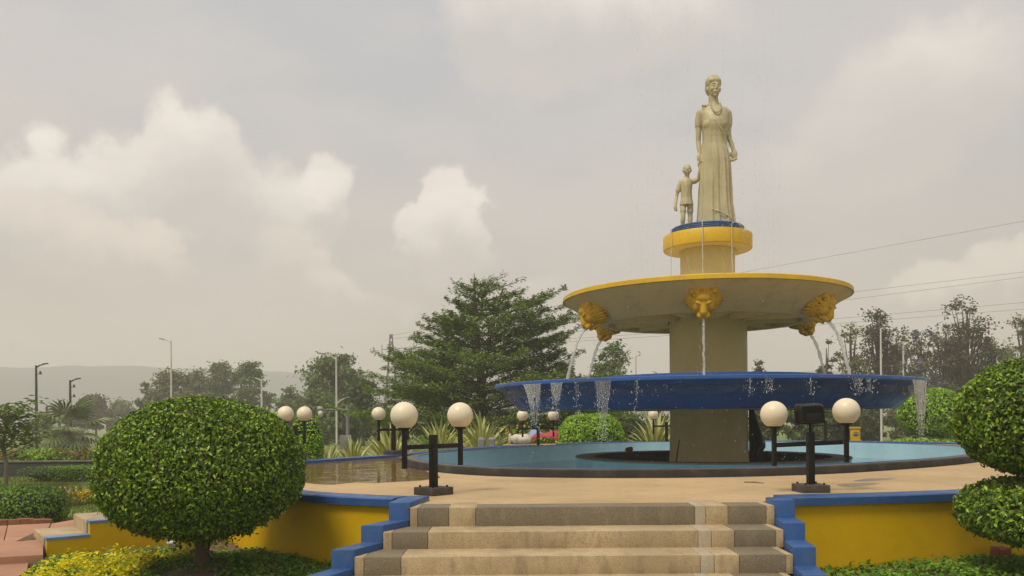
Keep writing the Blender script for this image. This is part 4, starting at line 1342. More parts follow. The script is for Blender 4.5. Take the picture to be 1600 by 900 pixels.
# ------------------------------------------------------------------ ground cover
def cover(poly, fz, n, size, mat, label, name, seed, keep=None, h=.07):
    rng = np.random.default_rng(seed)
    xs = [p[0] for p in poly]; ys = [p[1] for p in poly]
    pts = []
    while len(pts) < n:
        x, y = rng.uniform(min(xs), max(xs)), rng.uniform(max(min(ys), 5.2), max(ys))
        if in_poly(x, y, poly) and (keep is None or keep(x, y, rng.random())):
            pts.append((x, y, fz(x, y) + abs(rng.normal(0, h)) + .01))
    C = np.array(pts)
    me = leaves_mesh(name, C, np.tile([0., -.15, 1.], (len(C), 1)), size, rng, jit=.5, droop=-.1)
    o = link(name, me, mat)
    tag(o, label, kind='stuff')

def patchy(x, y, u):
    s = math.sin(x * 3.1 + 1.3) * math.sin(y * 2.7 + .4) + .6 * math.sin(x * 7.3 + y * 5.1)
    return u < (.95 if s > -.25 else .35)
def keep_l(x, y, u):
    if ((x - TREE_L[0]) / .32) ** 2 + ((y - TREE_L[1] + .35) / .55) ** 2 < 1: return u < .12
    if y > 9.6 and x < -3.0: return u < .05
    return patchy(x, y, u)
cover(BED_L, bed_l_z, 22000, .052, M['leaf_cover'], 'low green creeping plants covering the bed under the round clipped tree', 'ground_cover', 51, keep_l, .025)
cover([(2.62, 8.1), (2.62, 6.2), (6.8, 6.2), (7.6, 9.7), (7.2, 9.5), (4.46, 8.44)], bed_r_z, 12000, .06, M['leaf_cover'], 'low green creeping plants at the foot of the yellow wall', 'ground_cover', 52, patchy, .03)
def gold_poly(px):
    return [G(a, b, -.66) for a, b in px]
gp = gold_poly([(30, 915), (66, 886), (120, 876), (180, 870), (260, 874), (335, 874), (310, 884), (240, 895), (190, 930), (60, 940)])
def keep_gold(x, y, u):
    s = math.sin(x * 9.1 + 1.3) * math.sin(y * 8.7 + .4) + .7 * math.sin(x * 17.3 + y * 4.1)
    return u < (1.0 if s > -.1 else .12)
cover(gp, bed_l_z, 8500, .05, M['leaf_gold'], 'bright golden leaves of the low border plants by the paving', 'golden_foliage', 53, keep_gold, .06)
cover(gp, bed_l_z, 1500, .06, M['leaf_cover'], 'green lower leaves under the golden border plants', 'green_foliage', 54, None, .05)

def grass_tufts():
    rng = np.random.default_rng(61)
    n = 26000
    Y = rng.uniform(12.3, 24, n) ** 1.0
    X = PX(rng.uniform(-120, 500, n), Y)
    ok = np.ones(n, bool)
    for i in range(n):
        if in_poly(X[i], Y[i], [(-20, 10), (-8.2, 12.2), (-6.9, 13.4), (-4.8, 13.2), (-4.0, 16.3), (-2.7, 19.0), (-30, 40)]) is False and X[i] > -7: ok[i] = False
    X, Y = X[ok], Y[ok]; n = len(X)
    Z = np.array([gz(a, b) for a, b in zip(X, Y)])
    a = rng.uniform(0, 2 * PI, n); h = rng.uniform(.03, .09, n); w = .008
    dx, dy = np.cos(a) * w, np.sin(a) * w
    lx, ly = rng.normal(0, .025, n), rng.normal(0, .025, n)
    V = np.stack([np.stack([X - dx, Y - dy, Z - .01], 1), np.stack([X + dx, Y + dy, Z - .01], 1), np.stack([X + lx, Y + ly, Z + h], 1)], 1)
    F = np.arange(n * 3).reshape(-1, 3)
    o = link('grass', arr_mesh('grass', V.reshape(-1, 3), F), M['grass'])
    tag(o, 'short green lawn grass beyond the paving', kind='stuff')
grass_tufts()

# ------------------------------------------------------------------ spiky variegated plants
def sword_leaf():
    mb = MB()
    L, n = 1.0, 7
    vs, fs = [], []
    for i in range(n):
        t = i / (n - 1)
        w = .042 * (1 - t ** 2.2) * (.55 + .9 * min(t * 3, 1) * .5) + .0015
        y = L * (t - .05 * t ** 2.4); z = .10 * math.sin(t * 1.4) - .16 * t ** 3
        vs += [(-w, y, z + w * .35), (0, y, z), (w, y, z + w * .35)]
    for i in range(n - 1):
        for k in range(2):
            a = i * 3 + k
            fs.append((a, a + 1, a + 4, a + 3))
    me = mb.add(vs, fs).mesh('leaf', True)
    me.materials.append(M['agave'])
    return me
SWORD = sword_leaf()
def agave(px, Y, z, height, label, n=34, seed=0, spread=1.0):
    n = int(n * 1.35)
    r = empty('spiky_plant', (PX(px, Y), Y, z), label=label, cat='plant', group='variegated spiky plants behind the terrace')
    rnd = random.Random(seed)
    for k in range(n):
        t = k / (n - 1)
        a = k * 2.399 + rnd.uniform(-.2, .2)
        el = R(82 - 68 * t * spread + rnd.uniform(-8, 8))
        s = height * (1.0 - .18 * t) * rnd.uniform(.85, 1.12)
        o = link('leaf', SWORD, None, r, (.05 * math.cos(a), .05 * math.sin(a), .02), None, (s * 1.15, s, s))
        o.rotation_euler = (el, 0, a - PI / 2)
    MB().lathe([(.005, -.1), (.09, -.1), (.10, .05), (.05, .12), (.005, .13)], 12).build('stem', M['bark_pale'], r, smooth=True)
agave(508, 18.6, -.62, .95, 'yellow-green spiky plant nearest the round clipped tree behind the puddle', 50, 1)
agave(552, 19.2, -.62, 1.08, 'yellow-green spiky plant behind the puddle, second from the round clipped tree', 52, 2)
agave(612, 20.6, -.62, 1.4, 'tall yellow-green spiky plant behind the small globe lamp', 56, 3)
agave(688, 24.6, -.62, 1.55, 'yellow-green spiky plant between the two globes of the front lamp', 56, 4)
agave(752, 26.0, -.62, 1.65, 'yellow-green spiky plant just beyond the outer globe of the front lamp', 56, 5)
agave(1024, 27.0, -.62, 1.7, 'pale spiky plant beside the thick column behind the pool', 44, 6, .8)

# ------------------------------------------------------------------ layered tree
def layered_tree():
    Y = 34.0
    base = Vector((PX(752, Y), Y, gz(0, Y)))
    top = P(742, 424, Y).z
    Ht = top - base.z
    r = empty('layered_tree', base, label='tall dark green tree with flat layered branches behind the spiky plants', cat='tree')
    rng = np.random.default_rng(71); rnd = random.Random(71)
    tr = [(0, 0, -.2), (.05, 0, Ht * .3), (-.12, 0, Ht * .6), (-.22, 0, Ht * .85), (-.25, 0, Ht * .99)]
    MB().tube(tr, [.26, .19, .12, .05, .012], 12).build('trunk', M['bark'], r, smooth=True)
    # a second leader, as in the photograph
    tr2 = [(.05, 0, Ht * .45), (.5, .2, Ht * .7), (.95, .2, Ht * .93)]
    limbs = MB()
    limbs.tube(catmull(tr2, False, 4), [.09] + [.06] * 4 + [.04] * 3 + [.015], 8)
    C, N, T = [], [], []
    def spray(p0, d, ln, wd, n, twigs=True):
        """flat fan of foliage around one branch"""
        side = Vector((-d.y, d.x, 0)).normalized()
        for k in range(n):
            t = rnd.random() ** .7
            s = (rnd.random() - .5) * 2 * wd * (1 - .65 * t) * (.35 + .65 * min(1, t * 2.5))
            q = p0 + d * ln * t + side * s + Vector((0, 0, rnd.gauss(0, .055) + .06 * math.sin(t * 9 + s * 4)))
            C.append(q); N.append((rnd.gauss(0, .25), rnd.gauss(0, .25), 1.0)); T.append(d + side * s * .8 + Vector((0, 0, rnd.gauss(.05, .2))))
    lev = 19
    for i in range(lev):
        t = i / (lev - 1)
        z = Ht * (.12 + .80 * t)
        wmax = 4.95 * (1 - t) ** .56 * (1 if t > .12 else .92) + .35
        nb = 8 if t < .7 else 6
        for k in range(nb):
            a = k * 2 * PI / nb + i * 1.1 + rnd.uniform(-.3, .3)
            ln = wmax * rnd.uniform(.68, 1.12)
            if math.cos(a) < 0 and t > .3: ln *= 1 - .34 * (-math.cos(a)) * min(1, (t - .3) / .25)
            rise = .10 + .28 * t + rnd.uniform(-.05, .1)
            d = Vector((math.cos(a), math.sin(a), rise))
            x0 = -.22 * min(1, z / Ht * 1.1) + .25
            if t > .35 and k % 3 == 0 and z < Ht * .8:
                st = Vector((.05 + .95 * (z / Ht - .45) / .48, .2, z))
            else:
                st = Vector((x0 * .8, 0, z))
            tip = st + d * ln
            pts = [st, st + d * ln * .5 + Vector((0, 0, .07 * ln * .3)), tip + Vector((0, 0, -.02 * ln))]
            limbs.tube(pts, [.035 + .02 * (1 - t), .022, .006], 6)
            nsp = max(2, int(ln * 1.7))
            for s in range(nsp):
                f = .30 + .62 * s / max(1, nsp - 1)
                sgn = 1 if s % 2 else -1
                q = st + (tip - st) * f
                aa = a + sgn * rnd.uniform(.35, .8)
                dd = Vector((math.cos(aa), math.sin(aa), rise * .7 + rnd.uniform(-.05, .12)))
                sl = ln * rnd.uniform(.24, .40) * (1.15 - .4 * f) + .2
                limbs.tube([q, q + dd * sl * .9], [.012, .004], 4)
                spray(q, dd, sl * 1.1, sl * .42, int(60 + 70 * sl) if t < .86 else int(22 * sl + 8))
            spray(st + d * ln * .6, d, ln * .45, ln * .17 + .08, int(60 + 50 * ln) if t < .86 else int(16 * ln + 6))
    limbs.build('branches', M['bark'], r, smooth=True)
    C = np.array([tuple(c) for c in C]); N = np.array(N); T = np.array([tuple(t) for t in T])
    me = leaves_mesh('crown', C, N, .125, rng, aspect=.5, jit=.25, fold=.15, T=T)
    link('crown', me, M['leaf_layer'], r)
    print('layered leaves', len(C))
layered_tree()

# ------------------------------------------------------------------ other trees
def tree(px, Y, top_py, wid_px, label, mat, seed, base_z=None, n_leaf=2600, leaf=.30, clumps=26, bare=.25, cat='tree', bark='bark', group='trees around the grounds', flowers=None, sparse=1.0, lean=0.0, name='tree', shape=1.0, stems=1):
    bz = gz(0, Y) if base_z is None else base_z
    X = PX(px, Y)
    Ht = P(px, top_py, Y).z - bz
    W = wid_px / FOC * Y
    r = empty(name, (X, Y, bz), label=label, cat=cat, group=group)
    rnd = random.Random(seed); rng = np.random.default_rng(seed)
    tk = max(.03 * Ht, .05)
    th = Ht * (bare + .25)
    for s in range(stems):
        ox = (s - (stems - 1) / 2) * W * .16
        MB().tube([(ox, 0, -.3), (ox + rnd.uniform(-.02, .02) * Ht, 0, th * .5), (ox * 1.6 + lean * Ht * .3, 0, th), (ox * 2 + lean * Ht * .7, 0, Ht * .86)], [tk / stems ** .5, tk * .8 / stems ** .5, tk * .55 / stems ** .5, tk * .12], 8).build('trunk', M[bark], r, smooth=True)
    lm = MB(); C = []; F_ = []
    zc = Ht * (bare + (1 - bare) * .5); hz = Ht * (1 - bare) * .5
    for k in range(clumps):
        while True:
            u = Vector((rnd.uniform(-1, 1), rnd.uniform(-1, 1), rnd.uniform(-1, 1)))
            if .25 < u.length < 1: break
        prof = 1 - .35 * shape * max(0, u.z) - .2 * max(0, -u.z)
        c = Vector((u.x * W * .5 * prof * .86 + lean * Ht * .5, u.y * W * .45 * prof * .86, zc + u.z * hz * .90))
        st = Vector((lean * Ht * .3, 0, max(th * .6, c.z - hz * .8)))
        lm.tube([st, (st + c) / 2 + Vector((0, 0, -.04 * Ht)), c], [tk * .30, tk * .17, tk * .05], 5)
        rad = W * rnd.uniform(.10, .18)
        m = int(n_leaf / clumps * rnd.uniform(.6, 1.4))
        q = rng.normal(0, 1, (m, 3)) * np.array([rad, rad, rad * .62]) * .62
        C.append(q + np.array(c))
        for _ in range(3):
            g = rng.normal(0, rad * .7, 3); e = c + Vector(g)
            lm.tube([c, e], [tk * .05, tk * .015], 4)
        if flowers and rnd.random() < .55:
            F_.append(np.array(c) + rng.normal(0, 1, (9, 3)) * rad * .5)
    lm.build('branches', M[bark], r, smooth=True)
    C = np.concatenate(C)
    N = C - np.array([0, 0, zc]); N = unit(N) + np.array([0, 0, .5])
    link('crown', leaves_mesh('crown', C, N, leaf, rng, aspect=.6, jit=.8), mat, r)
    if flowers and F_:
        C = np.concatenate(F_)
        link('blossom', leaves_mesh('blossom', C, np.tile([0., -1., .4], (len(C), 1)), leaf * 1.2, rng, aspect=.8, jit=.6), M[flowers], r)
    return r

# left distance
tree(150, 120, 617, 62, 'dark hazy tree behind the fan palm', M['leaf_dry'], 81, n_leaf=3200, leaf=.55, clumps=30, bare=.15)
tree(187, 135, 628, 60, 'pale hazy tree between the palm and the round clipped tree', M['leaf_olive'], 82, n_leaf=3000, leaf=.6, clumps=26, bare=.1)
tree(118, 118, 640, 44, 'low grey hazy tree just behind the palm', M['leaf_dry'], 83, n_leaf=2000, leaf=.5, clumps=18, bare=.1)
tree(228, 100, 592, 34, 'small wispy tree at the near end of the far tree group', M['leaf_olive'], 84, n_leaf=1100, leaf=.42, clumps=14, bare=.3)
tree(272, 100, 572, 84, 'broad olive tree behind the tall white street lamp', M['leaf_olive'], 85, n_leaf=5200, leaf=.45, clumps=44, bare=.15)
tree(312, 108, 575, 70, 'rounded olive tree in the middle of the far tree group', M['leaf_olive'], 86, n_leaf=4200, leaf=.48, clumps=36, bare=.15)
tree(345, 104, 556, 62, 'tallest olive tree of the far tree group above the round clipped tree', M['leaf_olive'], 87, n_leaf=3600, leaf=.45, clumps=34, bare=.2, shape=.4)
tree(390, 100, 558, 60, 'tall airy green tree at the far end of the tree group', M['leaf_mid'], 88, n_leaf=3200, leaf=.42, clumps=32, bare=.2, shape=.4)
tree(418, 112, 600, 34, 'short green tree beside the bare hillside gap', M['leaf_mid'], 89, n_leaf=1400, leaf=.45, clumps=16, bare=.1)
tree(455, 95, 605, 52, 'small green tree below the hazy hill', M['leaf_mid'], 90, n_leaf=2400, leaf=.42, clumps=24, bare=.05)
tree(522, 75, 541, 96, 'tall rounded tree behind the white double street lamp', M['leaf_mid'], 91, n_leaf=6500, leaf=.36, clumps=60, bare=.18, shape=.3)
tree(500, 66, 606, 78, 'dense green tree below the tall rounded tree', M['leaf_mid'], 92, n_leaf=5200, leaf=.32, clumps=44, bare=.0)
tree(566, 60, 590, 74, 'dark bushy tree beside the camera pole', M['leaf_dark'], 93, n_leaf=5000, leaf=.30, clumps=44, bare=.0)
tree(540, 52, 632, 60, 'yellowish green bushy tree behind the camera pole', M['leaf_mid'], 94, n_leaf=3600, leaf=.26, clumps=34, bare=.0)
tree(448, 70, 636, 60, 'dark bush behind the half hidden globe lamp', M['leaf_dark'], 95, n_leaf=2800, leaf=.3, clumps=28, bare=.0)
tree(615, 47, 640, 80, 'dark thicket tree under the layered branches', M['leaf_dark'], 96, n_leaf=4000, leaf=.22, clumps=40, bare=.0)
tree(690, 46, 648, 90, 'dark thicket tree behind the globes of the front lamp', M['leaf_dark'], 97, n_leaf=4200, leaf=.22, clumps=40, bare=.0)
tree(800, 44, 640, 110, 'dark thicket tree below the near end of the blue basin', M['leaf_dark'], 98, n_leaf=5200, leaf=.22, clumps=46, bare=.0)
# behind the fountain
tree(890, 60, 560, 60, 'slim green tree at the tip of the layered tree', M['leaf_mid'], 101, n_leaf=2200, leaf=.27, clumps=24, bare=.15)
tree(958, 56, 530, 76, 'airy green tree left of the thick column', M['leaf_mid'], 102, n_leaf=2600, leaf=.26, clumps=34, bare=.2)
tree(1025, 58, 572, 54, 'small jacaranda with a few purple flowers beside the column', M['leaf_dry'], 103, n_leaf=800, leaf=.24, clumps=20, bare=.2, flowers='petal_purple')
tree(1190, 62, 556, 40, 'thin airy tree just right of the column', M['leaf_dry'], 104, n_leaf=650, leaf=.26, clumps=16, bare=.2)
# bank of dark bushes behind the pool
bank = [(860, 42, 652, 90, 'leaf_dark', 'dark bush in the bank behind the hanging water near the ball shrub'), (985, 44, 648, 80, 'leaf_dark', 'dark bush in the bank between ball shrub and column'),
        (1090, 46, 640, 90, 'leaf_dark', 'dark bush in the bank hidden mostly by the column'), (1190, 47, 640, 70, 'leaf_dark', 'dark bush in the bank beside the tarpaulin'), (1250, 46, 622, 76, 'leaf_mid', 'mid green bush in the bank behind the floodlight'),
        (1310, 48, 630, 76, 'leaf_dark', 'dark bush in the bank behind the outer front globe'), (1362, 50, 618, 70, 'leaf_dark', 'dark bush in the bank behind the white pole'), (1420, 52, 610, 80, 'leaf_olive', 'olive bush in the bank behind the two-tier shrub'),
        (1500, 54, 600, 90, 'leaf_dark', 'dark bush in the bank behind the two-tier clipped tree'), (1590, 54, 596, 90, 'leaf_dark', 'dark bush in the bank at the picture edge')]
for i, (px, Y, tp, w, mt, lb) in enumerate(bank):
    tree(px, Y, tp, w, lb, M[mt], 110 + i, n_leaf=3600, leaf=.24, clumps=36, bare=.0, cat='bush', name='bush', group='bank of bushes behind the pool')
# right row of thin trees
row = [(1292, 66, 520, 34, 'leaf_dry', 700, .5, .25, 'thin leafless-looking tree nearest the yellow-rimmed basin', None), (1330, 62, 486, 58, 'leaf_olive', 1500, 1, .2, 'thin grey tree rising beside the yellow-rimmed basin', None),
       (1372, 64, 474, 76, 'leaf_dry', 3000, 1, .2, 'tall brownish tree behind the single white street lamp', None), (1402, 66, 500, 60, 'leaf_dry', 1900, 1, .2, 'brownish tree between the two white poles', None),
       (1440, 60, 500, 76, 'leaf_olive', 2200, 1, .15, 'jacaranda with purple flowers in the row of tall thin trees', 'petal_purple'), (1478, 64, 496, 60, 'leaf_dry', 2000, 1, .2, 'brownish tree between the jacaranda and the tallest tree', None),
       (1512, 60, 452, 86, 'leaf_dry', 3400, 1, .2, 'tallest dark airy tree of the row, above the two-tier clipped tree', None), (1556, 60, 508, 66, 'leaf_mid', 2000, 1, .2, 'green tree beside the tallest airy tree', None),
       (1600, 66, 482, 70, 'leaf_olive', 1900, 1, .2, 'pale airy tree at the picture edge behind the wires', None), (1655, 66, 490, 70, 'leaf_dry', 1800, 1, .2, 'airy tree standing beyond the end of the row', None)]
for i, (px, Y, tp, w, mt, nl, sp, br, lb, fl) in enumerate(row):
    tree(px, Y, tp, w, lb, M[mt], 140 + i, n_leaf=nl, leaf=.25, clumps=int(nl / 48), bare=br, flowers=fl, shape=.5, group='row of tall thin trees beyond the pool')

# young tree at the picture edge
def young_tree():
    Y = 19.6
    b = Vector((PX(8, Y), Y, gz(0, Y)))
    r = empty('young_tree', b, label='young tree with big drooping leaves at the picture edge near the low hedge', cat='tree')
    rnd = random.Random(9); rng = np.random.default_rng(9)
    MB().tube([(0, 0, -.1), (.02, 0, .5), (-.06, 0, 1.0), (.05, 0, 1.5), (.1, 0, 1.85)], [.05, .045, .04, .03, .012], 8).build('trunk', M['bark_pale'], r, smooth=True)
    lm = MB(); C = []; T = []
    for k in range(30):
        a = k * 2.4; z = .75 + 1.05 * k / 30; ln = .85 * rnd.uniform(.6, 1.1) * (1.1 - .3 * k / 30)
        d = Vector((math.cos(a), math.sin(a), .45))
        st = Vector((0.02, 0, z))
        lm.tube([st, st + d * ln * .6, st + d * ln], [.015, .01, .004], 5)
        for j in range(26):
            f = rnd.uniform(.3, 1.1)
            q = st + d * ln * f + Vector((rnd.gauss(0, .11), rnd.gauss(0, .11), rnd.gauss(.02, .06)))
            C.append(q); T.append((d.x + rnd.gauss(0, .6), d.y + rnd.gauss(0, .6), -.35))
    lm.build('branches', M['bark_pale'], r, smooth=True)
    C = np.array([tuple(c) for c in C])
    link('crown', leaves_mesh('crown', C, np.tile([0., 0., 1.], (len(C), 1)), .17, rng, aspect=.5, jit=.35, T=np.array(T)), M['leaf_big'], r)
young_tree()

# fan palms
def fan_mesh():
    mb = MB(); vs, fs = [], []
    n = 15
    for i in range(n):
        a = R(-105 + 210 * i / (n - 1))
        l = 1.0 - .25 * abs(a) / R(105)
        d = Vector((math.sin(a), math.cos(a), 0)); s = Vector((d.y, -d.x, 0)) * .055
        k = len(vs)
        vs += [Vector((0, 0, 0)), d * l * .6 + s + Vector((0, 0, -.03)), d * l + Vector((0, 0, -.22)), d * l * .6 - s + Vector((0, 0, -.03)), d * l * .6 + Vector((0, 0, .02))]
        fs += [(k, k + 1, k + 4), (k, k + 4, k + 3), (k + 4, k + 1, k + 2), (k + 3, k + 4, k + 2)]
    vs += [Vector((-.012, -.9, .12)), Vector((.012, -.9, .12)), Vector((.012, 0, 0)), Vector((-.012, 0, 0))]
    k = len(vs); fs.append((k - 4, k - 3, k - 2, k - 1))
    me = mb.add(vs, fs).mesh('frond'); return me
FAN = fan_mesh()
M['palm'] = surf('palm frond', (0.17, 0.22, 0.06), 0.5, 0.35, 1.5)
FAN.materials.append(M['palm'])
def palm(px, Y, crown_py, size, label, seed):
    b = Vector((PX(px, Y), Y, gz(0, Y)))
    zc = P(px, crown_py, Y).z - b.z
    r = empty('fan_palm', b, label=label, cat='palm', group='fan palms beyond the dark tiled wall')
    MB().tube([(0, 0, -.3), (.02, 0, zc * .5), (0, 0, zc)], [.30 * size, .24 * size, .2 * size], 10).build('trunk', M['bark'], r, smooth=True)
    rnd = random.Random(seed)
    for k in range(22):
        a = k * 2.4; el = R(75 - 125 * k / 22 + rnd.uniform(-8, 8))
        s = size * rnd.uniform(.85, 1.1)
        d = Vector((math.cos(a) * math.cos(el), math.sin(a) * math.cos(el), math.sin(el)))
        o = link('frond', FAN, None, r, Vector((0, 0, zc)) + d * .9 * s, None, (s, s, s))
        o.rotation_euler = (el - R(8), 0, a - PI / 2)
palm(107, 44, 674, 1.2, 'largest fan palm beyond the dark tiled wall', 1)
palm(66, 52, 686, .85, 'small fan palm between two dark street lamps', 2)
palm(92, 50, 690, .7, 'fan palm half hidden behind the largest palm', 3)

# ================================================================== street furniture and distance
def dark_wall():
    Y = 23.2
    x0, x1 = PX(-140, Y), PX(232, Y)
    z0, z1 = gz(0, Y) - .1, P(60, 722.5, Y).z
    r = empty('tiled_wall', (x0, Y, z0), label='long low dark grey tiled wall behind the low boxy hedge', cat='wall')
    MB().box((0, .012, 0), (x1 - x0, .24, z1 - z0)).build('wall_core', M['kerb'], r)
    tw, th = .60, .15
    n = int((x1 - x0) / tw)
    me = {}
    rows = int((z1 - z0) / th)
    rnd = random.Random(1)
    base = MB().box((.004, -.006, .004), (tw - .004, .012, th - .004)).mesh('tile'); base.materials.append(M['tile_dark'])
    for i in range(n):
        for j in range(rows):
            link('tile', base, None, r, (i * tw, rnd.uniform(-.003, .003), j * th + .02))
    MB().box((-.02, -.03, z1 - z0 + .0005), (x1 - x0 + .02, .27, z1 - z0 + .04)).build('coping', M['kerb_top'], r, bevel=.006)
    o = MB().box((x0, Y + .25, z0 - .2), (x1, Y + 3.2, z1 - .03)).build('flower_bed', M['soil'])
    tag(o, 'raised soil bed behind the dark tiled wall', kind='structure')
    rng = np.random.default_rng(3)
    # red flowers and green leaves growing in the bed
    spots = [(28, 'petal_red', 'red flowering plant behind the trunk of the young tree'), (66, 'petal_red', 'red flowering plant just beside the tallest dark street lamp'), (98, 'petal_red', 'red flowering plant below the largest fan palm'),
             (124, 'petal_red', 'red flowering plant by the smallest white street lamp'), (146, 'petal_red', 'red flowering plant touching the edge of the round clipped tree'), (80, 'leaf_ball', 'light green leafy plant between two red flowering plants'),
             (60, 'leaf_ball', 'light green leafy plant at the foot of the tallest dark street lamp'), (40, 'leaf_cover', 'dark leafy plant between the young tree and the tallest dark lamp'), (12, 'leaf_cover', 'dark leafy plant behind the young tree at the picture edge')]
    for i, (px, mt, lb) in enumerate(spots):
        yy = Y + 1.2 + .4 * (i % 3)
        n = 320
        c = np.array([PX(px, yy), yy, z1 - .02])
        C = c + rng.normal(0, 1, (n, 3)) * np.array([.20, .2, .10]) + np.array([0, 0, .12])
        red = 'red' in mt
        e = empty('red_flower_plant' if red else 'leafy_plant', tuple(c), label=lb, cat='plant', group='red flowers above the dark tiled wall' if red else 'leafy plants above the dark tiled wall')
        link('foliage', leaves_mesh('foliage', C - c, np.tile([0., -.4, 1.], (n, 1)), .10, rng), M['leaf_cover'] if red else M[mt], e)
        if red:
            C = rng.normal(0, 1, (50, 3)) * np.array([.2, .2, .06]) + np.array([0, 0, .20])
            link('blossom', leaves_mesh('blossom', C, np.tile([0., -1., .6], (50, 1)), .09, rng, aspect=.8), M['petal_red'], e)
dark_wall()

def flower_clump(px, Y, z, w, h, label, mat, seed, n=700, leafm='leaf_cover', name='flowering_shrub', ls=.07, nf=None):
    rng = np.random.default_rng(seed)
    e = empty(name, (PX(px, Y), Y, z), label=label, cat='shrub')
    C = rng.normal(0, 1, (n, 3)) * np.array([w * .4, w * .3, h * .28]) + np.array([0, 0, h * .45])
    C[:, 2] = np.abs(C[:, 2])
    link('foliage', leaves_mesh('foliage', C, np.tile([0., -.3, 1.], (n, 1)), ls, rng), M[leafm], e)
    nf = nf or n // 3
    C = rng.normal(0, 1, (nf, 3)) * np.array([w * .42, w * .32, h * .2]) + np.array([0, -.05, h * .62])
    link('blossom', leaves_mesh('blossom', C, np.tile([0., -1., .6], (nf, 1)), ls, rng, aspect=.9), M[mat], e)
flower_clump(118, 15.6, gz(0, 15), .55, .30, 'yellow flowering plant on the lawn beside the round clipped tree', 'petal_yellow', 1, 500, ls=.05, nf=300)
flower_clump(98, 15.2, gz(0, 15), .5, .42, 'straggly brown and purple plant on the lawn next to the yellow flowers', 'petal_purple', 2, 420, 'leaf_dry', ls=.045, nf=40)
flower_clump(142, 15.9, gz(0, 15), .4, .24, 'small yellow flowering plant half behind the round clipped tree', 'petal_yellow', 8, 300, ls=.05, nf=260)
for i, (px, lb) in enumerate([(738, 'yellow flowering bush beside the grey rounded stone'), (782, 'yellow flowering bush between grey stone and white sack'), (846, 'yellow flowering bush under the red and blue cloth')]):
    flower_clump(px, 27.2 + .2 * i, -.75, 1.3, 1.15, lb, 'petal_yellow', 3 + i, 1500, ls=.10, nf=170)
for i, (px, lb) in enumerate([(705, 'green leafy bush below the spiky plants beyond the pool kerb'), (868, 'dark green leafy bush beside the ball shrub')]):
    flower_clump(px, 28.6, -.75, 1.6, 1.1, lb, 'leaf_ball', 13 + i, 1700, ls=.10, nf=60)

def street_lamp(px, Y, top_py, label, dark, arm_px, double=False, extras=(), name='street_lamp', rad=None):
    bz = gz(0, Y)
    t = P(px, top_py, Y)
    h = t.z - bz
    m = M['dark_pole'] if dark else M['white_pole']
    r = empty(name, (PX(px, Y), Y, bz), label=label, cat='street lamp', group='dark street lamps' if dark else 'white street lamps')
    rr = rad or max(.055, (.0016 if dark else .0011) * Y)
    MB().tube([(0, 0, -.3), (0, 0, h * .5), (0, 0, h)], [rr * 1.15, rr, rr * .75], 10).build('pole', m, r, smooth=True)
    def arm(L, zt, up):
        s = math.copysign(1, L)
        a = MB().tube([(0, 0, zt - up), (L * .35, 0, zt - up * .35), (L * .75, 0, zt)], [rr * .6, rr * .5, rr * .45], 8).build('arm', m, r, smooth=True)
        MB().box((-abs(L) * .22, -.09, -.035), (abs(L) * .22, .09, .03)).build('lamp_head', M['grey_metal'] if not dark else m, a, bevel=.012, loc=(L * .85, 0, zt + .02), rot=(0, -s * R(8), 0))
    L = arm_px / FOC * Y
    arm(L, h + .12 * abs(L), abs(L) * .32)
    if double: arm(-L * .7, h * .56, abs(L) * .35)
    for f in extras:
        e = MB().tube([(0, 0, h * f), (.35, 0, h * f)], .025, 6).build('bracket', m, r)
        MB().tube([(.25, 0, h * f + .02), (.25, 0, h * f + .16)], .06, 8).build('camera_unit', m, e)
    return r
street_lamp(57, 50, 571, 'tallest dark street lamp behind the young tree', True, 17, extras=(.90,))
street_lamp(110, 54, 594, 'dark street lamp standing in front of the largest palm', True, 15, extras=(.90, .76))
street_lamp(73, 90, 635, 'smaller dark street lamp between the two tall ones', True, 7, extras=(.86,))
street_lamp(93, 80, 626, 'dark street lamp rising behind the palms', True, 8, extras=(.88,))
street_lamp(268, 62, 532, 'tall white street lamp rising above the round clipped tree', False, -17)
street_lamp(526, 46, 556, 'white double street lamp in front of the tall rounded tree', False, -28, True)
street_lamp(409, 85, 592, 'white street lamp in front of the far tree group', False, -16)
street_lamp(143, 70, 672, 'small white street lamp nearest the round clipped tree', False, -8, True)
street_lamp(164.5, 62, 663, 'white street lamp against the edge of the round clipped tree', False, -10)
street_lamp(123, 80, 694, 'smallest white street lamp just right of the palm', False, 6)
street_lamp(193, 70, 653, 'white street lamp arm peeping over the round clipped tree', False, -10)
street_lamp(1377, 46, 513, 'single white street lamp beyond the far end of the blue basin', False, 6)
street_lamp(1412, 60, 535, 'short white pole among the brownish trees', False, 4)
street_lamp(994, 58, 556, 'dark-headed street lamp in front of the airy tree by the column', False, 7)
street_lamp(40, 75, 662, 'thin white lamp behind the young tree crown', False, 6)
street_lamp(53, 80, 664, 'white lamp with a short arm beside the tallest dark lamp', False, -7)

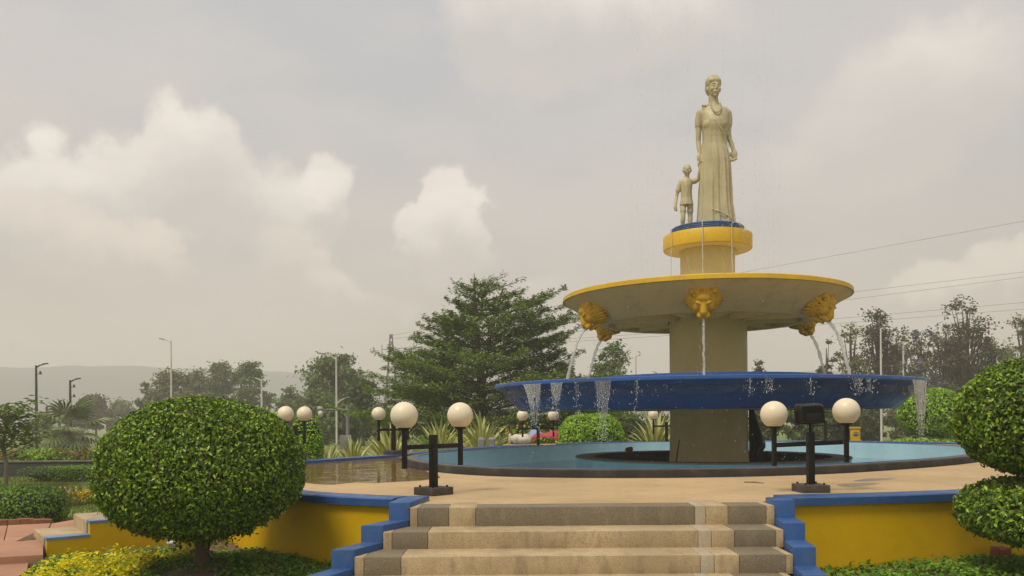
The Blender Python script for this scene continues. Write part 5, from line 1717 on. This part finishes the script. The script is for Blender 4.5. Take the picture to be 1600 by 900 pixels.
def camera_pole():
    Y = 44
    b = Vector((PX(543, Y), Y, gz(0, Y)))
    zt = P(543, 633, Y).z - b.z
    r = empty('camera_pole', b, label='grey camera pole with long arm and control cabinet beside the white double street lamp', cat='camera pole')
    MB().tube([(0, 0, -.2), (0, 0, zt)], [.11, .09], 10).build('pole', M['grey_metal'], r, smooth=True)
    za = P(543, 640.5, Y).z - b.z
    L = PX(501, Y) - b.x
    a = MB().tube([(0, 0, za), (L * .5, 0, za + .02), (L, 0, za + .04)], [.06, .05, .04], 8).build('arm', M['grey_metal'], r, smooth=True)
    MB().ell((L, 0, za - .18), (.14, .14, .17), None, 14, 10).build('camera_dome', M['white_pole'], a, smooth=True)
    MB().box((L - .16, -.1, za + .06), (L + .1, .1, za + .2)).build('camera_unit', M['white_pole'], a, bevel=.02)
    MB().box((-.38, -.22, .2), (.22, -.10, .95)).build('cabinet', M['grey_metal'], r, bevel=.02)
    MB().box((-.28, -.13, .96), (-.14, .0, 1.9)).build('riser_box', M['dark_pole'], r, bevel=.02)
camera_pole()

def pylon():
    Y = 140
    b = Vector((PX(612, Y), Y, gz(0, Y)))
    Ht = P(612, 522, Y).z - b.z
    r = empty('pylon', b, label='rusty lattice power pylon behind the layered tree', cat='pylon')
    def w(z): return 2.4 * (1 - z / Ht) ** 1.0 * .5 + .16
    levels = [Ht * f for f in (0, .18, .34, .48, .6, .7, .79, .87, .94, 1.0)]
    for sx in (-1, 1):
        for sy in (-1, 1):
            MB().tube([(sx * w(z), sy * w(z), z) for z in levels], .075, 5).build('leg', M['rust'], r)
    br = MB()
    for i in range(len(levels) - 1):
        a, c = levels[i], levels[i + 1]
        for s in (-1, 1):
            br.tube([(-w(a), s * w(a), a), (w(c), s * w(c), c)], .045, 4); br.tube([(w(a), s * w(a), a), (-w(c), s * w(c), c)], .045, 4)
            br.tube([(s * w(a), -w(a), a), (s * w(c), w(c), c)], .045, 4); br.tube([(s * w(a), w(a), a), (s * w(c), -w(c), c)], .045, 4)
    br.build('bracing', M['rust'], r)
    for py, l in ((597, 1.5), (546, 1.1)):
        z = P(612, py, Y).z - b.z
        MB().box((-l, -.08, z - .06), (l, .08, z + .06)).build('crossarm', M['rust'], r)
    z = P(612, 546, Y).z - b.z
    MB().tube([(-1.55, 0, z + .8), (-1.55, 0, z - .6)], .06, 5).build('insulator', M['dark_pole'], r)
    MB().tube([(-1.55, 0, z), (-.3, 0, z)], .05, 5).build('bracket', M['rust'], r)
pylon()
ends = [((612, 524), (1750, 318), .1, 'highest overhead wire crossing the sky beside the statue plinth'), ((612, 529), (1750, 407), .7, 'upper wire of the close pair above the right-hand trees'), ((612, 545), (1750, 413), .9, 'lower wire of the close pair above the right-hand trees'),
        ((612, 545), (1750, 459), .8, 'upper wire of the low pair passing through the treetops'), ((612, 548), (1750, 471), .7, 'lowest overhead wire passing through the treetops')]
for (a, b, sag, lb) in ends:
    p0, p1 = P(a[0], a[1], 140), P(b[0], b[1], 64)
    pts = [p0.lerp(p1, t / 16) + Vector((0, 0, -sag * .6 * 4 * (t / 16) * (1 - t / 16))) for t in range(17)]
    o = MB().tube(pts, [.022 - .012 * t / 16 for t in range(17)], 5).build('overhead_wire', M['wire'], smooth=True)
    tag(o, lb, 'wire', 'overhead wires')

# ------------------------------------------------------------------ small things
def small_things():
    # loose bricks edging the paving
    base = MB().box((-.10, -.05, -.04), (.10, .05, .045)).mesh('brick')
    bm = bmesh.new(); bm.from_mesh(base); bmesh.ops.bevel(bm, geom=bm.edges[:], offset=.008, segments=1, affect='EDGES'); bm.to_mesh(base); bm.free()
    base.materials.append(M['brick'])
    r = empty('brick_edging', G(60, 815, -.62) + (-.62,), label='row of loose terracotta bricks between the lawn and the salmon paving', cat='edging')
    rnd = random.Random(12)
    a, b = Vector(G(-120, 822, -.62) + (0,)), Vector(G(78, 814, -.62) + (0,))
    n = 20
    for k in range(n):
        p = a.lerp(b, k / n) - Vector((r.location.x, r.location.y, 0))
        link('brick', base, None, r, (p.x, p.y + rnd.uniform(-.01, .01), rnd.uniform(-.015, .01)), (rnd.uniform(-.05, .05), rnd.uniform(-.05, .05), math.atan2(b.y - a.y, b.x - a.x) + rnd.uniform(-.06, .06)), (1, 1, 1))
    p = G(1539, 842, -.66)
    o = link('loose_brick', base, None, None, (4.95, 8.45, -.58), (.1, .05, .4), (.9, 1.1, 1.7))
    tag(o, 'single terracotta brick lying against the yellow wall under the clipped tree', 'brick')
    # crumpled litter
    mb = MB(); rr = random.Random(5)
    for k in range(5):
        mb.ell((rr.uniform(-.04, .04), rr.uniform(-.02, .02), rr.uniform(0, .03)), (rr.uniform(.03, .05), rr.uniform(.02, .03), rr.uniform(.015, .03)), Matrix.Rotation(rr.uniform(-1, 1), 3, 'Y'), 8, 6)
    m = surf('plastic litter', (0.7, 0.7, 0.68), 0.35, 0.1, 9.0, col2=(0.25, 0.45, 0.6), stain=(0.6, 0.15, 0.08), stain_scale=14, stain_amt=.8)
    g = G(268, 853, -.70)
    o = link('litter', remesh(mb, .008, 0, 'litter'), m, None, (g[0], g[1], bed_l_z(*g) + .04))
    tag(o, 'crumpled white and red plastic litter beside the trunk of the round clipped tree', 'litter')
    # two rounded grey stones, white sack, cloth, sticks, beyond the pool
    Y = 23.9
    for px, py, w, lb in ((752, 692, 10, 'grey rounded stone beside the yellow flowers behind the pool, nearer the front lamp'), (768, 692, 10, 'grey rounded stone behind the pool, nearer the white sack')):
        e = MB()
        ww = w / FOC * Y * .52
        e.box((-ww, -.12, -.3), (ww, .12, .20)).ell((0, 0, .20), (ww, .12, .06), None, 14, 8)
        o = link('bollard_stone', remesh(e, .02, 2, 'bollard_stone'), M['kerb_top'] if False else surf('grey stone', (0.24, 0.25, 0.27), 0.8, 0.3, 4.0), None, (PX(px, Y), Y, .0))
        tag(o, lb, 'stone', 'rounded grey stones behind the pool')
    Y = 23.6
    mb = MB(); rr = random.Random(7)
    w = 36 / FOC * Y
    mb.ell((.06 * w, 0, .12), (.42 * w, .24, .15), None, 20, 12)
    mb.ell((.22 * w, .02, .16), (.24 * w, .2, .13), Matrix.Rotation(.25, 3, 'Y'), 16, 10)
    mb.ell((-.18 * w, -.03, .15), (.22 * w, .2, .14), Matrix.Rotation(-.3, 3, 'Y'), 16, 10)
    mb.ell((-.46 * w, 0, .16), (.07 * w, .08, .16))
    for k in range(7):
        mb.tube([(rr.uniform(-.3, .35) * w, -.2, .05), (rr.uniform(-.3, .35) * w, -.16, .2), (rr.uniform(-.2, .25) * w, 0, .27)], [.012, .018, .01], 6)
    o = link('sack', remesh(mb, .018, 2, 'sack'), surf('white sack', (0.62, 0.57, 0.48), 0.8, 0.15, 9.0, bump=.5, bscale=25), None, (PX(813, Y), Y, .06))
    tag(o, 'slumped off-white sack lying on the terrace edge behind the pool', 'sack')
    o = MB().box((-.75, -.16, 0), (.75, .16, .05)).build('plank', M['block_light'], None, bevel=.008, loc=(PX(824, Y) + .05, Y - .1, .012))
    tag(o, 'pale stone plank under the white sack', 'plank')
    Y = 27.0
    V, F = [], []
    n, m_ = 18, 10
    w = 46 / FOC * Y
    for j in range(m_):
        for i in range(n):
            u, v = i / (n - 1), j / (m_ - 1)
            V.append(((u - .5) * w, (v - .5) * .7, .36 + .10 * math.sin(u * 7 + 1) * math.sin(v * 3) - .22 * (2 * v - 1) ** 2 - .14 * (2 * u - 1) ** 2))
    for j in range(m_ - 1):
        for i in range(n - 1): F.append((j * n + i, j * n + i + 1, (j + 1) * n + i + 1, (j + 1) * n + i))
    m, q, out = new_mat('striped cloth')
    tc = q.n('ShaderNodeTexCoord'); sp = q.n('ShaderNodeSeparateXYZ'); q.link(tc.outputs['Object'], sp.inputs[0])
    f = q.ss(q.m('ADD', q.m('MULTIPLY', sp.outputs[1], -1.0), q.m('MULTIPLY', sp.outputs[0], .55)), .05, .10)
    cc = q.mix(f, (0.24, 0.32, 0.52, 1), (0.42, 0.05, 0.06, 1))
    bs = q.n('ShaderNodeBsdfPrincipled'); q.link(cc, bs.inputs['Base Color']); bs.inputs['Roughness'].default_value = .85
    q.link(bs.outputs[0], out.inputs[0])
    o = link('cloth', arr_mesh('cloth', V, F, True), m, None, (PX(849, Y), Y, .04))
    sm = o.modifiers.new('thick', 'SOLIDIFY'); sm.thickness = .012
    tag(o, 'pale blue and red cloth spread over the bush behind the globe lamp', 'cloth')
    for px, p0, p1, lb in ((798, (798, 697), (797.5, 665), 'thin upright stick beside the white sack'), (782, (784, 679), (778, 664), 'short pale stick leaning behind the yellow flowers')):
        a, b = P(*p0, 24.2), P(*p1, 24.2)
        if px == 798: a.z = .0
        else: a.z -= .5
        o = MB().tube([a, (a + b) / 2 + Vector((.02, 0, 0)), b], [.022, .02, .014], 7).build('stick', M['bark_pale'], smooth=True)
        tag(o, lb, 'stick')
    # fallen twig on the terrace
    g = G(1177, 755, 0)
    o = MB().tube([(g[0] - .09, g[1] + .10, .008), (g[0], g[1], .014), (g[0] + .10, g[1] - .09, .007)], [.006, .007, .004], 6).build('twig', M['bark'], smooth=True)
    tag(o, 'small fallen twig on the terrace near the floodlit lamp', 'twig')
    # yellow advertising box beyond the pool
    Y = 28.5
    h = 20 / FOC * Y; w = 14 / FOC * Y
    z0 = P(1336, 687, Y).z - .35
    e = empty('sign_box', (PX(1336, Y), Y, z0), label='small yellow sign box with a dark blue oval logo beyond the pool', cat='sign')
    ym = surf('sign yellow', (0.60, 0.36, 0.01), 0.5, 0.1, 4.0); bmv = surf('sign navy', (0.012, 0.03, 0.10), 0.5, 0.1, 4.0)
    MB().box((-w / 2, -.06, 0), (w / 2, .06, .35 + h * .84)).build('box', ym, e, bevel=.01)
    MB().box((-w / 2 - .02, -.08, .351 + h * .84), (w / 2 + .02, .08, .35 + h)).build('cap', ym, e, bevel=.01)
    MB().box((-w / 2 - .03, -.09, .30), (w / 2 + .03, -.061, .35)).build('ledge', ym, e, bevel=.004)
    ov = MB(); k = 28
    ov.add([(w * .36 * math.cos(2 * PI * i / k), y, .35 + h * .44 + h * .15 * math.sin(2 * PI * i / k)) for y in (-.061, -.066) for i in range(k)],
           [tuple(range(k, 2 * k))] + [(i, (i + 1) % k, k + (i + 1) % k, k + i) for i in range(k)])
    o = fix_normals(ov.build('logo_oval', bmv, e))
    cu = bpy.data.curves.new('lettering', 'FONT'); cu.body = 'MTN'; cu.size = h * .23; cu.align_x = 'CENTER'; cu.align_y = 'CENTER'; cu.extrude = .002
    tmp = bpy.data.objects.new('tmp', cu); COL.objects.link(tmp)
    dg = bpy.context.evaluated_depsgraph_get(); me = bpy.data.meshes.new_from_object(tmp.evaluated_get(dg))
    bpy.data.objects.remove(tmp)
    me.materials.clear()
    link('lettering', me, M['white_pole'], o, (0, -.069, .35 + h * .44), (PI / 2, 0, 0))
small_things()

# ------------------------------------------------------------------ falling water
def streams():
    rnd = random.Random(17); rng = np.random.default_rng(17)
    C0 = Vector((CX, CY, 0))
    a0 = math.atan2(-CY, -CX)
    names = ['thin water stream from the mouth of the lion head facing the steps', None, None, None, None, None]
    lbl = {0: 'water stream from the lion head facing the front steps', 1: 'water stream from the lion head on the far-end flank of the cream basin',
           2: 'water stream from the rear lion head behind the far flank', 3: 'water stream from the rearmost lion head', 4: 'water stream from the rear lion head toward the layered tree', 5: 'water stream from the lion head nearest the layered tree'}
    D = []
    for k, (a, M4) in enumerate(LIONS):
        m = C0 + M4 @ Vector((0, .31, -.185))
        out = Vector((math.cos(a), math.sin(a), 0))
        v = .42 if k == 0 else 1.0
        pts, rad = [], []
        T = math.sqrt(2 * (m.z - 1.44) / 9.8)
        n = 30
        for i in range(n):
            t = T * i / (n - 1)
            w = .012 * i / n
            pts.append(m + out * v * t + Vector((rnd.uniform(-w, w), rnd.uniform(-w, w), -4.9 * t * t)))
            rad.append((.017 + rnd.uniform(-.004, .007)) * (1 + .25 * i / n) * (1.0 if k == 0 else 1.35))
        o = MB().tube(pts, rad, 8).build('water_stream', M['stream'], smooth=True)
        tag(o, lbl[k], 'water stream', 'water streams from the lion heads')
        e = pts[-1]
        for _ in range(60):
            D.append((e + Vector((rnd.gauss(0, .10), rnd.gauss(0, .10), abs(rnd.gauss(0, .10)))), rnd.uniform(.004, .010), 1))
        for _ in range(40):
            q = pts[rnd.randrange(4, n)]
            D.append((q + Vector((rnd.gauss(0, .04), rnd.gauss(0, .04), rnd.gauss(0, .05))), rnd.uniform(.004, .008), 1.6))
    # three threads from the drum
    for px in (1055, 1101, 1143):
        f = (px - 1108) / 69 
        ang = math.asin(max(-.98, min(.98, f * .99)))
        p = C0 + Vector((math.cos(a0 + ang), math.sin(a0 + ang), 0)) * .925
        top = Vector((p.x, p.y, 4.70 if px == 1101 else 4.60)); bot = Vector((p.x + .02 * (px - 1100) / 50, p.y, 3.0))
        n = 24
        pts = [top.lerp(bot, i / (n - 1)) + Vector((rnd.uniform(-.004, .004), rnd.uniform(-.004, .004), 0)) for i in range(n)]
        o = MB().tube(pts, [.009 + rnd.uniform(-.003, .004) for _ in range(n)], 6).build('water_thread', M['stream'], smooth=True)
        tag(o, {1055: 'thin water thread falling past the boy side of the yellow drum', 1101: 'thin water thread falling down the middle of the yellow drum', 1143: 'thin water thread falling past the far side of the yellow drum'}[px], 'water stream', 'water threads on the yellow drum')
    # overflow fans on the wide basin
    CB = C0 + Vector((BLUE_DX, 0, 0))
    def rim_pt(px, R_=4.262, near=True):
        az = math.atan((px - 800) / FOC)
        d = Vector((math.sin(az), math.cos(az), 0))
        bq = -2 * d.dot(CB); cq = CB.length ** 2 - R_ * R_
        disc = bq * bq - 4 * cq
        if disc < 0: return None
        s = (-bq - math.sqrt(disc)) / 2 if near else (-bq + math.sqrt(disc)) / 2
        return d * s
    fans = [(817, 846, 664, 838, 15, 'widest fan of overflow water near the near end of the blue basin'), (858, 880, 650, 868, 8, 'narrow overflow of water next to the widest fan'), (898, 904, 645, 903, 3, 'thin overflow thread over the ball shrub'),
            (930, 956, 690, 941, 10, 'long overflow of water in front of the ball shrub'), (992, 996, 640, 995, 2, 'single overflow thread beside the ball shrub'),
            (1170, 1174, 618, 1173, 2, 'overflow trickle next to the globe at the lamp'), (1194, 1210, 612, 1203, 4, 'overflow trickle above the inner front globe'), (1264, 1270, 618, 1268, 2, 'overflow trickle above the floodlight'),
            (1330, 1350, 614, 1341, 5, 'overflow trickle above the outer front globe'), (1354, 1362, 612, 1359, 3, 'overflow trickle beyond the outer front globe'), (1426, 1449, 690, 1440, 16, 'falling curtain of water at the far end of the blue basin')]
    for x0, x1, yb, xb, n, lb in fans:
        mb = MB(); fm = MB(); ends_ = []
        for k in range(n):
            px = x0 + (x1 - x0) * (k + .5) / n + rnd.uniform(-1.6, 1.6)
            p = rim_pt(px)
            q = rim_pt(xb + (px - xb) * .25)
            if p is None or q is None:
                az = math.atan((px - 800) / FOC)
                c2 = C0.length * .97
                p = Vector((math.sin(az), math.cos(az), 0)) * c2; q = p.copy()
            zb = max(-.27, P(xb, yb, p.y).z)
            zt = 1.43
            m = 12
            s = rnd.uniform(.28, 1.0) if k % 3 else rnd.uniform(.8, 1.0)
            pts, rad = [], []
            for i in range(m):
                t = i / (m - 1) * s
                pp = p.lerp(q, t ** .8)
                pts.append(Vector((pp.x, pp.y, zt + (zb - zt) * t)) + Vector((rnd.uniform(-.010, .010), 0, 0)))
                rad.append((.0058 + rnd.uniform(-.0035, .0045)) * (1 - .5 * i / m))
            mb.tube(pts, rad, 5)
            full = [p.lerp(q, (i / 9) ** .8) + Vector((0, 0, zt + (zb - zt) * i / 9)) for i in range(10)]
            ends_.append(full)
            for _ in range(12):
                t = rnd.random()
                D.append((p.lerp(q, t) + Vector((rnd.gauss(0, .05), rnd.gauss(0, .03), zt + (zb - zt) * (t + .15 * rnd.random()))), rnd.uniform(.003, .0075), rnd.uniform(1.2, 3)))
        for k in range(n - 1):
            ln = rnd.randrange(4, 10)
            v = []
            for i in range(ln):
                v += [ends_[k][i], ends_[k + 1][i]]
            fm.add(v, [(2 * i, 2 * i + 1, 2 * i + 3, 2 * i + 2) for i in range(ln - 1)])
        o = mb.build('overflow_water', M['overflow'], smooth=True)
        tag(o, lb, 'water', 'overflow water on the blue basin', kind='stuff')
        if n > 5:
            ve = fm.build('veil', M['film'], o, smooth=True)
    # drops flung from the blue rim and spray round the statue
    for _ in range(700):
        ang = a0 + rnd.uniform(-1.5, 1.5)
        rr = 4.27 + abs(rnd.gauss(0, .05))
        z = rnd.uniform(.2, 1.5) if rnd.random() < .85 else rnd.uniform(-.1, .3)
        D.append((CB + Vector((rr * math.cos(ang), rr * math.sin(ang), z)), rnd.uniform(.002, .0055), rnd.uniform(1, 2)))
    for _ in range(120):
        ang = rnd.uniform(0, 2 * PI)
        D.append((C0 + Vector((2.8 * math.cos(ang), 2.8 * math.sin(ang), rnd.uniform(.0, 1.3))), rnd.uniform(.003, .008), 1.4))
    # falling threads of spray: columns of small drops landing in the cream basin
    cols = [(987, 1.7), (996, 1.6), (1003, 1.6), (1012, 1.5), (1021, 1.4), (1034, 1.3), (1046, 1.2), (1180, 1.2), (1186, 1.3), (1194, 1.4), (1201, 1.5), (1208, 1.5), (1218, 1.7), (1075, 1.1), (1130, 1.05), (1160, 1.1)]
    for px, w in cols:
        for _ in range(150):
            py = 425 - 430 * rnd.random() ** 1.25
            Y = CY + rnd.uniform(-1.4, .3)
            D.append((P(px + rnd.gauss(0, w), py, Y), rnd.uniform(.0016, .0036), rnd.uniform(3, 9)))
    for _ in range(900):
        px = rnd.gauss(1105, 62); py = 430 - 470 * rnd.random()
        D.append((P(px, py, CY + rnd.uniform(-1.3, 1.3)), rnd.uniform(.002, .0045), rnd.uniform(1, 2.2)))
    for _ in range(260):
        px = rnd.gauss(1140, 12); py = rnd.uniform(165, 400)
        D.append((P(px, py, CY - rnd.uniform(.35, .75)), rnd.uniform(.004, .009), rnd.uniform(1, 2)))
    for _ in range(160):
        px = rnd.gauss(1150, 14); py = rnd.uniform(340, 362)
        D.append((P(px, py, CY - .8), rnd.uniform(.004, .011), 1))
    # octahedra
    n = len(D)
    c = np.array([tuple(d[0]) for d in D]); r_ = np.array([d[1] for d in D]); s = np.array([d[2] for d in D])
    o8 = np.array([(1, 0, 0), (0, 1, 0), (-1, 0, 0), (0, -1, 0), (0, 0, 1), (0, 0, -1)], float)
    V = c[:, None, :] + o8[None] * r_[:, None, None] * np.stack([np.ones(n), np.ones(n), s], 1)[:, None, :]
    f8 = np.array([(0, 1, 4), (1, 2, 4), (2, 3, 4), (3, 0, 4), (1, 0, 5), (2, 1, 5), (3, 2, 5), (0, 3, 5)])
    F = (np.arange(n)[:, None, None] * 6 + f8[None]).reshape(-1, 3)
    o = link('water_drops', arr_mesh('water_drops', V.reshape(-1, 3), F, True), M['drops'])
    tag(o, 'fine water drops and spray around the fountain', kind='stuff')
streams()

# ------------------------------------------------------------------ haze
def haze():
    m, q, out = new_mat('haze air')
    v = q.n('ShaderNodeVolumePrincipled')
    v.inputs['Color'].default_value = (0.97, 0.945, 0.935, 1)
    v.inputs['Density'].default_value = HAZE
    v.inputs['Anisotropy'].default_value = 0.2
    q.link(v.outputs[0], out.inputs['Volume'])
    o = MB().box((-1020, -620, -5.2), (1020, 1020, 56)).build('haze', m)
    tag(o, 'pale warm haze filling the air', kind='stuff')
HAZE = 0.0018
if HAZE > 0: haze()
